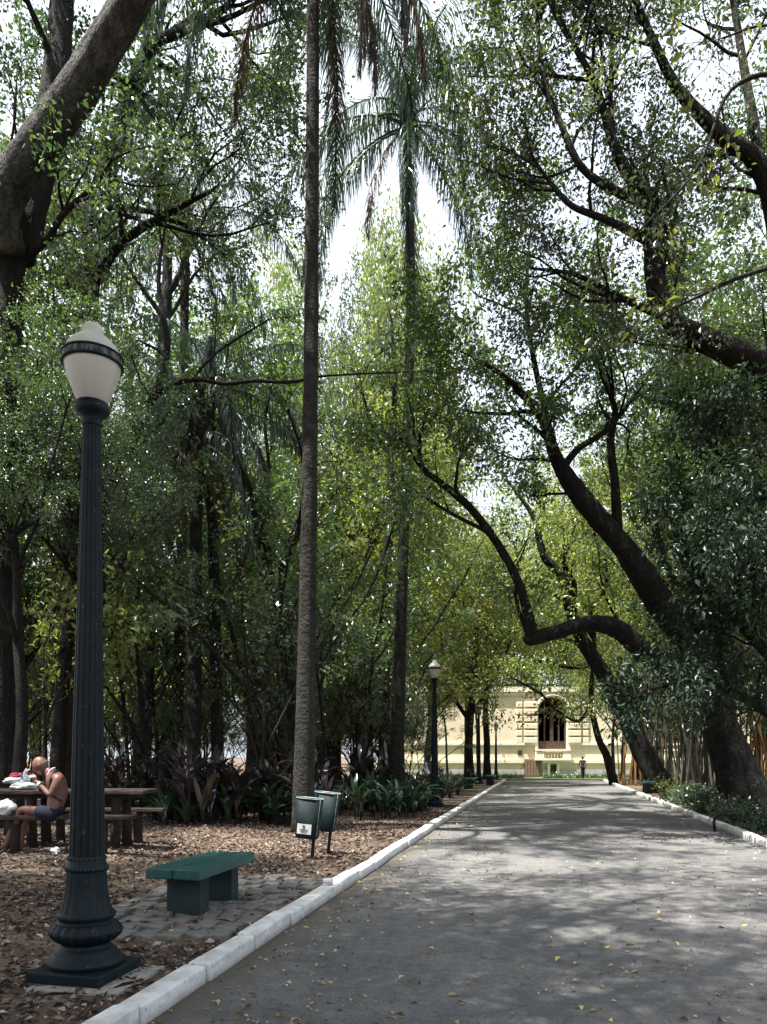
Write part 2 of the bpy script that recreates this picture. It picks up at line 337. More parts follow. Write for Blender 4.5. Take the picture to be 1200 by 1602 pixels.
M['bamboo_grey'] = mat('grey_bamboo_culm', [(.3, (.05, .045, .038)), (.7, (.14, .125, .1))], scale=3, rough=.6, bump=.1, stretch=(1, 1, .3))
M['litter'] = island_mat('dead_leaf', [(0, (.028, .02, .017)), (.35, (.07, .048, .04)), (.62, (.15, .11, .09)), (.85, (.3, .24, .2)), (1, (.46, .4, .35))])
M['road_leaf'] = island_mat('fallen_leaf', [(0, (.07, .045, .02)), (.3, (.2, .14, .07)), (.6, (.36, .28, .14)), (.85, (.52, .45, .3)), (1, (.6, .5, .16))])
M['cream'] = mat('cream_render', [(.3, (.66, .56, .41)), (.7, (.75, .66, .50))], scale=1.2, rough=.9, bump=.1)
M['cream_pale'] = mat('pale_cream_trim', [(.3, (.7, .63, .5)), (.7, (.8, .74, .62))], scale=2, rough=.9, bump=.1)
M['plinth'] = mat('grey_plinth', [(.3, (.3, .3, .27)), (.7, (.42, .41, .37))], scale=2, rough=.9, bump=.2)
M['brown_wood'] = mat('brown_joinery', [(.3, (.04, .024, .017)), (.7, (.085, .052, .037))], scale=4, rough=.6, bump=.1)
M['door'] = mat('brown_door', [(.3, (.16, .1, .07)), (.7, (.24, .16, .12))], scale=4, rough=.7, bump=.2)
M['glass'] = mat('dark_pane', [(.3, (.035, .022, .017)), (.7, (.07, .045, .035))], scale=2, rough=.12, bump=0, spec=.6)
M['roof'] = mat('clay_roof', [(.3, (.2, .09, .06)), (.7, (.32, .16, .1))], scale=4, rough=.9, bump=.4)
M['log'] = mat('dark_log_wood', [(.3, (.014, .009, .008)), (.7, (.04, .027, .023))], scale=5, rough=.8, bump=.6, bscale=18, stretch=(.8, 4, 4), bdist=.02)
M['skin'] = mat('tanned_skin', [(.3, (.10, .042, .029)), (.7, (.175, .08, .057))], scale=9, rough=.5, bump=.15, bscale=40, spec=.4, bdist=.005)
M['shorts'] = mat('navy_shorts', [(.3, (.004, .007, .018)), (.7, (.008, .014, .034))], scale=8, rough=.85, bump=.5, bscale=14)
M['black_cloth'] = mat('black_cloth', [(.3, (.008, .008, .01)), (.7, (.02, .02, .022))], scale=12, rough=.8, bump=.3)
M['maroon'] = mat('maroon_cloth', [(.3, (.022, .01, .014)), (.7, (.05, .02, .026))], scale=12, rough=.85, bump=.3)
M['white_hair'] = mat('white_hair', [(.3, (.45, .43, .4)), (.7, (.65, .63, .6))], scale=30, rough=.8, bump=.6, bscale=80)
M['grey_beard'] = mat('grey_beard', [(.3, (.2, .17, .15)), (.7, (.36, .32, .29))], scale=30, rough=.8, bump=.6, bscale=80)
M['cropped_hair'] = mat('cropped_grey_hair', [(.3, (.09, .06, .05)), (.7, (.18, .14, .12))], scale=40, rough=.85, bump=.5, bscale=90)
M['dark_hair'] = mat('dark_hair', [(.3, (.01, .008, .007)), (.7, (.03, .022, .018))], scale=30, rough=.7, bump=.5)
M['white_plastic'] = mat('white_plastic', [(.3, (.42, .43, .46)), (.7, (.62, .62, .64))], scale=8, rough=.4, bump=.6, bscale=14)
M['grey_cloth'] = mat('pale_grey_cloth', [(.3, (.26, .3, .29)), (.7, (.4, .44, .43))], scale=6, rough=.9, bump=.6, bscale=16)
M['red_cloth'] = mat('red_cloth', [(.3, (.25, .03, .05)), (.7, (.4, .06, .09))], scale=8, rough=.9, bump=.5)
M['blue_cloth'] = mat('blue_cloth', [(.3, (.02, .05, .15)), (.7, (.04, .1, .24))], scale=8, rough=.9, bump=.5)
M['eye'] = mat('eye', [(.4, (.03, .02, .015)), (.6, (.05, .035, .03))], rough=.2, bump=0)
M['grey_trim'] = mat('pierced_dark_band', [(.44, (.01, .018, .018)), (.56, (.13, .14, .13))], scale=28, rough=.5, bump=.3, stretch=(1, 1, .25))

def globe_mat():
    m, N, L = nodes('opal_globe')
    b = N.new('ShaderNodeBsdfPrincipled'); b.inputs['Base Color'].default_value = (.72, .70, .64, 1); b.inputs['Roughness'].default_value = .28
    t = N.new('ShaderNodeBsdfTranslucent'); t.inputs['Color'].default_value = (.8, .77, .68, 1)
    n = N.new('ShaderNodeTexNoise'); n.inputs['Scale'].default_value = 3; tc = N.new('ShaderNodeTexCoord'); L.new(tc.outputs['Object'], n.inputs['Vector'])
    cr = ramp(N, [(.3, (.74, .73, .69)), (.7, (.84, .83, .78))]); L.new(n.outputs['Fac'], cr.inputs[0]); L.new(cr.outputs[0], b.inputs['Base Color'])
    mx = N.new('ShaderNodeMixShader'); mx.inputs[0].default_value = .45; L.new(b.outputs[0], mx.inputs[1]); L.new(t.outputs[0], mx.inputs[2])
    o = N.new('ShaderNodeOutputMaterial'); L.new(mx.outputs[0], o.inputs[0]); return m
M['globe'] = globe_mat()

# ------------------------------------------------------------------ the ground, path, plaza
def grid_sheet(us_, ss_, zf):
    U, S = np.meshgrid(us_, ss_); Z = zf(U, S)
    V = np.stack([AL + U + SL * S, S, Z], -1).reshape(-1, 3)
    n, m = U.shape; idx = np.arange(n * m).reshape(n, m)
    q = np.stack([idx[:-1, :-1], idx[:-1, 1:], idx[1:, 1:], idx[1:, :-1]], -1).reshape(-1, 4)
    return MB().add(V, q)
uc = np.concatenate([[-500, -300, -200, -120, -80], np.linspace(-60, -14, 24), np.linspace(-13, -.4, 52), [-.16, -.15], np.linspace(0, WID, 8),
                     [WID + .15, WID + .16], np.linspace(WID + .4, WID + 13, 30), np.linspace(WID + 15, WID + 60, 20), [WID + 100, WID + 200, WID + 400]])
sc_ = np.concatenate([[-300, -150, -80, -50], np.linspace(-40, -1, 28), np.linspace(-.5, 20, 83), np.linspace(21, PEND + .5, 24), [PEND + .61], np.linspace(46, 70, 26), [80, 100, 150, 250, 500, 1200]])
tag(grid_sheet(uc, sc_, ground_h).build('ground', M['soil']), kind='structure')
road = grid_sheet(np.linspace(0, WID, 12), np.concatenate([np.linspace(-40, PEND, 60), np.linspace(PEND + .7, 49, 8)]), lambda u, s: gz(s) + 0 * u)
tag(road.build('path', M['asphalt']), kind='structure')
plz = grid_sheet(np.concatenate([np.linspace(-60, -.4, 20), np.linspace(0, WID, 5), np.linspace(WID + .4, 60, 20)]), np.linspace(49, 57, 10), lambda u, s: gz(s) + .002 + 0 * u)
tag(plz.build('plaza', M['plaza']), kind='structure')
lawn = grid_sheet(np.linspace(-60, 60, 40), np.linspace(57, 66.5, 10), lambda u, s: gz(s) + .05 + 0 * u)
tag(lawn.build('lawn', M['grass_soil']), kind='structure')

# kerbs: white painted stones with open joints
kerb_meshes = [bevel_box_mesh('kerbstone', (.15, .80, .30), .022, .005, 3) for _ in range(6)]
for me in kerb_meshes: me.materials.append(M['kerb'])
def kerb(u0, name_label, s0, s1):
    k = thing('kerb', None, None, us(u0, 0, 0)); tag(k, kind='structure')
    s = s0; i = 0
    while s < s1:
        o = link('kerbstone', kerb_meshes[random.randrange(6)], None, k)
        o.location = (SL * s + random.uniform(-.011, .011), s, -.04 + gz(s) + random.uniform(-.009, .009))
        o.rotation_euler = (random.uniform(-.012, .012), random.uniform(-.03, .03), PATH_ROT + random.uniform(-.014, .014))
        s += .812 * math.cos(PATH_ROT); i += 1
kerb(-.075, 'left', 2.0, PEND); kerb(WID + .075, 'right', 9.0, PEND)

# stone setts under the bench
pave = thing('paving', None, None, us(-.2, 5.6, 0)); tag(pave, kind='structure')
sett = []
for k in range(10):
    me = bevel_box_mesh('sett', (.165 + random.uniform(-.02, .02), .235 + random.uniform(-.03, .03), .12), .016, .012, 2); me.materials.append(M['stone']); sett.append(me)
for j in range(11):
    for i in range(8):
        if (i >= 6 and j in (0, 1, 10)) or (i == 5 and j == 0): continue
        uu = -.11 - i * .186 - (j % 2) * .06 + random.uniform(-.014, .014); ss = .12 + j * .262 + random.uniform(-.015, .015) + (i % 2) * .03
        o = link('stone', sett[random.randrange(10)], None, pave)
        o.location = (uu + SL * ss, ss, float(ground_h(uu - .2, 5.6 + ss)) - .035 + random.uniform(-.012, .012))
        o.rotation_euler = (random.uniform(-.05, .05), random.uniform(-.05, .05), PATH_ROT + random.uniform(-.09, .09))

# ------------------------------------------------------------------ the building at the end of the path
BY = 67.0
bz = float(gz(BY)) + .03
def bx(px): return (px - 600) / 1200 * BY
def bzz(py): return EYE - (py - 1184) / 1200 * BY
BO = np.array([bx(864), BY, bz])
bld = thing('building', 'long cream building with rusticated piers and arched windows at the end of the path', 'building', BO)
def bpart(name, mb, m, smooth=False): return mb.build(name, m, bld, BO, smooth)
HB = bzz(1080)
winx = [864 + d for d in (-280, -190, -95, 0, 95)] + [-40 + 864 - 330, 864 + 190]
winx = [864, 1054]
HW = bx(887) - bx(864.5)                       # half width of an arched opening
z_sill, z_spring = bzz(1172), bzz(1113)
# front wall with arched openings, made of strips between windows
wl_ = MB(); T = .5
xs = [bx(590)] + sum([[bx(w) - HW, bx(w) + HW] for w in winx], []) + [bx(1180)]
for a, b in zip(xs[0::2], xs[1::2]): box(wl_, ((a + b) / 2, BY + T / 2, (bz + HB) / 2), (b - a, T, HB - bz))
for w in winx:
    c = bx(w)
    if abs(w - 864) > 1: box(wl_, (c, BY + T / 2, (bz + z_sill) / 2), (2 * HW, T, z_sill - bz))
    else:
        dx = bx(865) ; dw = (bx(871.5) - bx(858.5))
        box(wl_, ((c - HW + dx - dw / 2) / 2, BY + T / 2, (bz + z_sill) / 2), (dx - dw / 2 - c + HW, T, z_sill - bz))
        box(wl_, ((c + HW + dx + dw / 2) / 2, BY + T / 2, (bz + z_sill) / 2), (c + HW - dx - dw / 2, T, z_sill - bz))
        zt = bzz(1196); box(wl_, (dx, BY + T / 2, (zt + z_sill) / 2), (dw, T, z_sill - zt))
    n = 10
    for k in range(n):                          # spandrel above the arch
        a0, a1 = math.pi * k / n, math.pi * (k + 1) / n
        p = [(c + HW * math.cos(a0), z_spring + HW * math.sin(a0)), (c + HW * math.cos(a1), z_spring + HW * math.sin(a1))]
        v = [(p[0][0], BY, p[0][1]), (p[1][0], BY, p[1][1]), (p[1][0], BY, HB), (p[0][0], BY, HB),
             (p[0][0], BY + T, p[0][1]), (p[1][0], BY + T, p[1][1]), (p[1][0], BY + T, HB), (p[0][0], BY + T, HB)]
        wl_.add(v, [(0, 3, 2, 1), (0, 1, 5, 4), (3, 7, 6, 2)])
wall = bpart('wall', wl_, M['cream'])
body = MB(); box(body, (bx(885), BY + 9.3, (bz + HB) / 2 - .1), (bx(1180) - bx(590) - .1, 17, HB - bz - .3)); bpart('rear_wall', body, M['cream'])
rf = MB(); w0, w1 = bx(580), bx(1190)
rf.add([(w0, BY - .3, HB + .45), (w1, BY - .3, HB + .45), (w1, BY + 19, HB + .35), (w0, BY + 19, HB + .35), (w0 + 7, BY + 8, HB + .9), (w1 - 7, BY + 8, HB + .9), (w1 - 7, BY + 10, HB + .9), (w0 + 7, BY + 10, HB + .9)],
       [(0, 1, 5, 4), (1, 2, 6, 5), (2, 3, 7, 6), (3, 0, 4, 7), (4, 5, 6, 7), (0, 3, 2, 1)])
bpart('roof', rf, M['plinth'])
def ledge(name, py0, py1, d, m, x0=590, x1=1180):
    mb = MB(); box(mb, ((bx(x0) + bx(x1)) / 2, BY - d / 2 - .003, (bzz(py0) + bzz(py1)) / 2), (bx(x1) - bx(x0), d, abs(bzz(py0) - bzz(py1)))); return bpart(name, mb, m)
ledge('cornice', 1083, 1074, .26, M['cream_pale']); ledge('frieze', 1088, 1083.2, .14, M['cream_pale'])
ledge('plinth', 1212, 1203.5, .22, M['plinth'], 590, 819.5); ledge('plinth', 1212, 1203.5, .22, M['plinth'], 847.5, 857); ledge('plinth', 1212, 1203.5, .22, M['plinth'], 873, 1180)
for a, b in ((590, 819.5), (847.5, 1180)): ledge('ledge', 1194, 1189, .25, M['cream_pale'], a, b)
for a, b in ((590, 838), (890, 1180)): ledge('string_course', 1166, 1162.5, .14, M['cream_pale'], a, b)
# rusticated piers: every block a part
for w in winx:
    for side in (-1, 1):
        for k in range(15):
            zc = bzz(1158.5 - k * 11.2)
            if zc > HB - .8: break
            for (off, wd, dp) in ((34, 21, .26), (52, 10, .14)):
                if side * off + w < 600 or side * off + w > 1170: continue
                me_k = 'block_%d' % wd
                me = bpy.data.meshes.get(me_k)
                if me is None:
                    me = bevel_box_mesh(me_k, (bx(600 + wd), dp, .48), .05, 0, 1); me.materials.append(M['cream'])
                o = link('stone_block', me, None, bld); o.location = (bx(w + side * off) - BO[0], -dp / 2 - .003, zc - BO[2])
# windows
for w in winx:
    c = bx(w)
    fr = MB()
    n = 14; pts = [(c - HW + .06, z_sill)] + [(c - (HW - .06) * math.cos(math.pi * k / n), z_spring + (HW - .06) * math.sin(math.pi * k / n)) for k in range(n + 1)] + [(c + HW - .06, z_sill)]
    tube(fr, [(x, BY + .3, z) for x, z in pts], .09, 4)
    for k in range(1, 4):
        x = c - HW + 2 * HW * k / 4; zt = z_spring + math.sqrt(max(HW ** 2 - (x - c) ** 2, 0)) - .04
        box(fr, (x, BY + .3, (z_sill + zt) / 2), (.12 if k % 2 else .3, .1, zt - z_sill))
    box(fr, (c, BY + .3, z_spring), (2 * HW - .1, .14, .2)); box(fr, (c, BY + .3, z_sill + .35), (2 * HW - .1, .12, .7))
    win = bpart('window', fr, M['brown_wood'])
    pn = MB(); pv = [(x, BY + .36, z) for x, z in pts]; pv2 = [(x, BY + .39, z) for x, z in pts]; m_ = len(pts)
    bmm = bmesh.new(); f = bmm.faces.new([bmm.verts.new(np.array(v) - BO) for v in pv]); bmesh.ops.solidify(bmm, geom=[f], thickness=.03)
    me = bpy.data.meshes.new('pane'); bmm.to_mesh(me); bmm.free(); link('pane', me, M['glass'], win)
    ar = MB(); tube(ar, [(c + (HW + .16) * math.cos(math.pi - math.pi * k / n), BY - .06, z_spring + (HW + .16) * math.sin(math.pi * k / n)) for k in range(n + 1)], .17, 6)
    for sd in (-1, 1): box(ar, (c + sd * (HW + .16), BY - .08, (z_sill + z_spring) / 2), (.3, .15, z_spring - z_sill))
    bpart('window_surround', ar, M['cream_pale'])
    bal = MB(); z0, z1 = bzz(1187), bzz(1175)
    box(bal, (c, BY - .3, z1 + .08), (2 * HW + .5, .5, .16)); box(bal, (c, BY - .3, z0 - .05), (2 * HW + .6, .54, .2))
    for sd in (-1, 1): box(bal, (c + sd * (HW - .1), BY - .3, (z0 + z1) / 2), (.7, .4, z1 - z0 - .1))
    bo = bpart('balustrade', bal, M['cream_pale'])
    bm_me = bpy.data.meshes.get('baluster')
    if bm_me is None:
        t_ = MB(); h = z1 - z0 - .08; lathe(t_, [(.05, 0), (.07, .05), (.05, .1), (.095, h * .35), (.05, h * .75), (.07, h)], 8); bm_me = t_.mesh('baluster'); bm_me.materials.append(M['cream_pale'])
    for k in range(8):
        o = link('baluster', bm_me, None, bo); o.location = (c - BO[0] + (k - 3.5) * .27, -.3, z0 + .05 - BO[2])
# door, basement opening, small plaque
dm = MB(); dx0, dx1 = bx(820), bx(847); dzt = bzz(1188)
box(dm, ((dx0 + dx1) / 2, BY - .1, (bz + dzt) / 2), (dx1 - dx0, .18, dzt - bz)); dr = bpart('door', dm, M['door'])
pm = MB()
for k in range(6): box(pm, (dx0 + (dx1 - dx0) * (k + .5) / 6, BY - .21, (bz + dzt) / 2), ((dx1 - dx0) / 6 - .05, .04, dzt - bz - .2))
pm.build('door_board', M['door'], dr, BO, False)
fm = MB()
for x in (bx(857.7), bx(872.3)): box(fm, (x, BY - .15, (bz + bzz(1194.2)) / 2), (.22, .3, bzz(1194.2) - bz))
bpart('basement_frame', fm, M['cream_pale'])
om = MB(); box(om, (bx(865), BY + .4, (bz + bzz(1196)) / 2), (.9, .06, bzz(1196) - bz)); bpart('basement_shade_sheet', om, M['glass'])  # flat dark sheet gives the opening its inner shade by colour
sg = MB(); box(sg, (bx(813.5), BY - .05, (bzz(1174) + bzz(1182)) / 2), (.38, .09, .46)); bpart('plaque', sg, M['brown_wood'])

# ------------------------------------------------------------------ trees
def leaves(mb, pos, axis, length, width, rg, upn=.5, fold=.18):
    n = len(pos)
    axis = nrm(axis)
    nn = rg.normal(0, 1, (n, 3)); nn[:, 2] = np.abs(nn[:, 2]) * .6 + upn * 1.5
    side = nrm(np.cross(axis, nn)); up = np.cross(side, axis)
    L_ = length[:, None]; w_ = width[:, None]
    b = pos; tip = pos + axis * L_ - up * L_ * .12
    mid = pos + axis * L_ * .45
    l = mid + side * w_ * .5 + up * w_ * fold; r = mid - side * w_ * .5 + up * w_ * fold
    V = np.stack([b, l, tip, r], 1).reshape(-1, 3)
    i = np.arange(n)[:, None] * 4
    t = np.concatenate([i + np.array([[0, 2, 1]]), i + np.array([[0, 3, 2]])], 0)
    mb.add(V, None, t)

def curve_from(rg, p0, d, L, n, wig, up):
    pts = [p0]; d = np.array(d)
    for _ in range(n):
        d = nrm(d + rg.normal(0, wig, 3) + np.array([0, 0, up])); pts.append(pts[-1] + d * L / n)
    return np.array(pts)

def grow(limbs, levels, leaf, seed, trunk=None, crown=None, skip0=None):
    """limbs: list of (pts, r array, start fraction for children, children count factor).  Fills trunk and crown mesh builders."""
    rg = np.random.default_rng(seed)
    trunk = trunk or MB(); crown = crown or MB()
    cur = []
    for pts, rr, st, cf in limbs:
        n = 26 if rr.max() > .2 else 14 if rr.max() > .1 else 8 if rr.max() > .05 else 6
        tube(trunk, pts, rr, n, rough=.05); cur.append((pts, rr, st, cf))
    for li, lv in enumerate(levels):
        new = []
        for pts, rr, st, cf in cur:
            seg = np.linalg.norm(np.diff(pts, axis=0), axis=1); cl = np.concatenate([[0], np.cumsum(seg)]); Ltot = cl[-1]
            k = lv['n'] * cf; k = int(k) + (rg.random() < k - int(k))
            ts = np.sort(rg.uniform(st, 1, k)) if k else []
            ts = list(ts) + [1.0]
            for t in ts:
                s = t * Ltot; j = min(np.searchsorted(cl, s, 'right') - 1, len(seg) - 1); f = (s - cl[j]) / seg[j]
                p = pts[j] * (1 - f) + pts[j + 1] * f; tg = nrm(pts[j + 1] - pts[j]); r_ = rr[j] * (1 - f) + rr[j + 1] * f
                ang = rg.normal(lv['ang'], .2) if t < 1 else .15
                pv = rg.normal(0, 1, 3); pv[2] *= lv.get('flat', 1); pv = nrm(pv - tg * np.dot(pv, tg))
                d = tg * math.cos(ang) + pv * math.sin(ang)
                L = rg.uniform(*lv['len']) * (1.1 - .4 * t if t < 1 else .8)
                r0 = min(r_ * .62, lv['r'] * rg.uniform(.7, 1.2)); r0 = max(r0, .004)
                c = curve_from(rg, p, d, L, lv['seg'], lv['wig'], lv['up'])
                ra = np.linspace(r0, max(r0 * .35, .003), len(c))
                if r0 > lv.get('rmin', .0): tube(trunk, c, ra, 8 if r0 > .06 else 5 if r0 > .02 else 3, cap=False)
                new.append((c, ra, lv.get('st', .25), 1))
        cur = new
    C = np.array([c[0] for c in cur]); n, m, _ = C.shape
    K = leaf['n']; tot = n * K
    ti = np.repeat(np.arange(n), K); tt = rg.uniform(.1, 1, tot) * (m - 1); j = np.minimum(tt.astype(int), m - 2); f = (tt - j)[:, None]
    p = C[ti, j] * (1 - f) + C[ti, j + 1] * f; tg = nrm(C[ti, j + 1] - C[ti, j])
    p = p + rg.normal(0, leaf['sp'], (tot, 3))
    ax = tg * .6 + rg.normal(0, .7, (tot, 3)) + np.array([0, 0, leaf.get('droop', -.35)])
    ln = rg.uniform(*leaf['len'], tot) * rg.choice([.55, .8, 1, 1.15], tot)
    leaves(crown, p, ax, ln, ln * leaf['w'], rg, leaf.get('upn', .5))
    return trunk, crown

def limb(spec, st=.4, cf=1, k=6, wob=0):
    """spec rows: (px, py, Y, width in photograph pixels)"""
    pts = spline([P(a, b, c) for a, b, c, _ in spec], k); w = np.interp(np.linspace(0, 1, len(pts)), np.linspace(0, 1, len(spec)), [d / 2 / 1200 * c for _, _, c, d in spec])
    if wob: pts[1:-1] += np.random.default_rng(int(abs(spec[0][0]) + 7)).normal(0, wob, (len(pts) - 2, 3))
    return (pts, w, st, cf)

def hero(name, label, base, limbs, levels, leaf, seed, bark, leafm, cat='tree', group=None, pale=None):
    base = np.array(base, float)
    o = thing(name, label, cat, base, 0, group)
    if pale is not None:
        t2, c = grow([limbs.pop(pale)], levels, leaf, seed + 50); t2.build('limb', M['bark_pale'], o, base)
        t, c = grow(limbs, levels, leaf, seed, None, c)
    else: t, c = grow(limbs, levels, leaf, seed)
    t.build('trunk', bark, o, base); c.build('crown', leafm, o, base, False)
    return o

LV_BIG = [dict(n=6, ang=.8, len=(2.4, 4.2), r=.09, seg=6, wig=.18, up=.06, st=.3),
          dict(n=6, ang=.75, len=(1.0, 2.0), r=.03, seg=4, wig=.22, up=.03, st=.2),
          dict(n=4, ang=.8, len=(.45, .95), r=.010, seg=3, wig=.25, up=-.03, st=.2, rmin=.0045)]
LF_STD = dict(n=38, sp=.11, len=(.075, .135), w=.5, droop=-.35)

def template(name, label, cat, H, r0, seed, nl, spread, levels, leaf, bark, leafm, crown_from=.45, lean=.05, group=None):
    rg = np.random.default_rng(seed)
    ht = H * rg.uniform(.55, .68)
    tp = curve_from(rg, np.zeros(3), (rg.normal(0, lean), rg.normal(0, lean), 1), ht, 8, .05, .1)
    rr = np.linspace(r0, r0 * .5, len(tp)); rr[0] *= 1.35
    lm = [(tp, rr, .75, .4)]
    for k in range(nl):
        a = k * 2.4 + rg.uniform(-.4, .4); j = rg.integers(int(8 * crown_from), 9) if k else 8
        d = np.array([math.cos(a) * spread, math.sin(a) * spread, 1.])
        c = curve_from(rg, tp[j], nrm(d), (H - tp[j][2]) * rg.uniform(.8, 1.05), 8, .14, .05)
        lm.append((c, np.linspace(rr[j] * .6, .03, len(c)), .25, 1))
    t, c = grow(lm, levels, leaf, seed + 1)
    o = thing(name, label, cat, (0, 0, 0), 0, group)
    t.build('trunk', bark, o); c.build('crown', leafm, o, smooth=False)
    return o

LV_T = [dict(n=6, ang=.85, len=(2.0, 3.6), r=.06, seg=5, wig=.18, up=.03, st=.25),
        dict(n=5, ang=.8, len=(.9, 1.8), r=.022, seg=4, wig=.2, up=.0, st=.2, rmin=.005),
        dict(n=3.5, ang=.8, len=(.4, .9), r=.008, seg=3, wig=.25, up=-.05, st=.2, rmin=.0055)]
LV_S = [dict(n=5, ang=.8, len=(.9, 1.7), r=.025, seg=4, wig=.2, up=.03, st=.15),
        dict(n=5, ang=.8, len=(.35, .8), r=.008, seg=3, wig=.25, up=-.02, st=.15, rmin=.006)]
GW = 'trees of the dense wood beside the path'
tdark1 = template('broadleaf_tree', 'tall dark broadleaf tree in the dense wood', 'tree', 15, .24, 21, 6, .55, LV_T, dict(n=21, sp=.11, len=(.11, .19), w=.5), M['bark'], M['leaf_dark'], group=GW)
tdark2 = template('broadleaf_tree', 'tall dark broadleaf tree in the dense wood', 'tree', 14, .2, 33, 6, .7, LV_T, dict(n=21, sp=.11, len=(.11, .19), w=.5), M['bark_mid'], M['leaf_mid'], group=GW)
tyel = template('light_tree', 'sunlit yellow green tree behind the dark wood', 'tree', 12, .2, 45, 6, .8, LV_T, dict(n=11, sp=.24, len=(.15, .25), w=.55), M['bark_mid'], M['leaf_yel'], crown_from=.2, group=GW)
thigh = template('light_tree', 'tall light green tree with a high open crown', 'tree', 15, .2, 49, 7, .85, LV_T, dict(n=12, sp=.2, len=(.13, .22), w=.52), M['bark'], M['leaf_yel'], crown_from=.62, group=GW)
tlawn = template('light_tree', 'sunlit young tree on the lawn', 'tree', 13.5, .11, 59, 7, 1.0, LV_T, dict(n=11, sp=.26, len=(.16, .27), w=.55), M['bark_mid'], M['leaf_yel'], crown_from=.7, group=GW)
sapd = template('sapling', 'slim understorey tree with dark trunk and loose leaves', 'tree', 6.5, .055, 52, 5, .6, LV_S, dict(n=17, sp=.09, len=(.09, .18), w=.45), M['bark'], M['leaf_dark'], crown_from=.3, lean=.1, group=GW)
sapm = template('sapling', 'slim understorey tree with dark trunk and loose leaves', 'tree', 7.5, .07, 67, 5, .5, LV_S, dict(n=17, sp=.09, len=(.09, .18), w=.45), M['bark_mid'], M['leaf_mid'], crown_from=.3, lean=.12, group=GW)
sapy = template('sapling', 'slim understorey tree with dark trunk and loose leaves', 'tree', 5.5, .05, 71, 6, .8, LV_S, dict(n=14, sp=.13, len=(.11, .2), w=.5), M['bark_mid'], M['leaf_yel'], crown_from=.15, lean=.1, group=GW)

used = set()
def put(tpl, px, Y, sc=1., label=None, group=None, rz=None):
    p = at(px, Y); rz = random.uniform(0, 6.28) if rz is None else rz
    p[2] -= .05
    if tpl not in used:
        used.add(tpl); tpl.location = p; tpl.rotation_euler = (0, 0, rz); tpl.scale = (sc, sc, sc); o = tpl
        if label: o['label'] = label
        if group: o['group'] = group
        return o
    return copy_thing(tpl, p, rz, sc, label, group)

# the wood on the left
for px, Y, s, l in [(-60, 21, 1.25, 'tall dark tree at the far left behind the picnic table'), 
                    (410, 28, .95, 'dark tree between the ringed palms and the tallest palm'), (-330, 26, 1.2, 'dark tree outside the left edge of the wood'), (-480, 18, 1.1, 'dark tree far outside the left edge of the wood')]:
    put(tdark1, px, Y, s, l)
for px, Y, s, l in [(20, 17.5, .95, 'mid green tree close behind the big tree at the left edge'), (260, 31, 1.1, 'mid green tree behind the pale slender tree'), (500, 33, .85, 'mid green tree right behind the tallest palm'), (395, 34, 1.4, 'tallest mid green tree, left of the tallest palm'),
                    (60, 38, 1.3, 'deepest mid green tree of the wood behind the near lamp'), (-260, 40, 1.4, 'mid green tree outside the left edge of the wood')]:
    put(tdark2, px, Y, s, l)
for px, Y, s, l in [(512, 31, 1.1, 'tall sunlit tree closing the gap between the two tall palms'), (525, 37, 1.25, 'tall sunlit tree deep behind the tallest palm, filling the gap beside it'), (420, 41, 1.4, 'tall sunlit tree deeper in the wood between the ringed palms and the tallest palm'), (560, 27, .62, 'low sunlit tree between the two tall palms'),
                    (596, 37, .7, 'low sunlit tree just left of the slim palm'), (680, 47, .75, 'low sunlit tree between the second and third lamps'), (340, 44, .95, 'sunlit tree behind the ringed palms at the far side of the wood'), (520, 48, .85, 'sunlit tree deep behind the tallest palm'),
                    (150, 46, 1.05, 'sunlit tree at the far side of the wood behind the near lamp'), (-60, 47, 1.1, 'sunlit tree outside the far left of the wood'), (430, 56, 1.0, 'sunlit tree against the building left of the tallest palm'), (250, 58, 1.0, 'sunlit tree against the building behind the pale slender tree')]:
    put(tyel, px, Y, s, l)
# young trees in the open in front of the facade, out in the sun
for px, Y, s, l in [(748, 56.0, 1.0, 'sunlit young tree on the lawn hiding the roof left of the arched window'), (972, 56.5, 1.0, 'sunlit young tree on the lawn hiding the roof right of the arched window'), (700, 60, .9, 'sunlit young tree on the lawn behind the third lamp')]:
    put(tlawn, px, Y, s, l)
# beyond the building
for px, Y, s in [(720, 96, 2.1), (830, 92, 2.0), (920, 98, 2.1), (1010, 90, 1.8), (1120, 95, 2.1), (600, 98, 2.0), (480, 96, 2.0), (1230, 92, 1.9), (340, 98, 1.9), (860, 88, 1.5), (780, 89, 1.5), (945, 89, 1.5), (690, 90, 1.6), (1060, 96, 2.0)]:
    put(tyel, px, Y, s, 'sunlit tree crown rising behind the cream building')
for px, Y, s, l in [(735, 54, 1.05, 'high crowned light green tree left of the view of the arched window'), (995, 53, 1.1, 'high crowned light green tree right of the arched window near the bamboo'), (668, 57, 1.2, 'high crowned light green tree close left of the kerbside tree'), (1004, 45, 1.15, 'high crowned light green tree beside the orange bamboo'), (762, 45.5, 1.1, 'high crowned light green tree by the kerb between the third and farthest lamps'), (1080, 58, 1.3, 'high crowned light green tree behind the grey bamboo')]:
    put(thigh, px, Y, s, l)
for px, Y, s, l in [(1120, 27, .95, 'high crowned tree rising behind the gnarled tree'), (1010, 37, 1.0, 'high crowned tree above the leaning path tree')]:
    put(thigh, px, Y, s, l)
copy_thing(tyel, at(572, 37), .6, (.85, .85, 2.0), 'very tall narrow sunlit tree topping the gap between the two tall palms')
copy_thing(tyel, at(628, 45), 2.1, (.85, .85, 2.3), 'very tall narrow sunlit tree right behind the slim palm')
copy_thing(tdark2, at(520, 40), 1.1, (.9, .9, 1.75), 'very tall narrow mid green tree just right of the tallest palm')
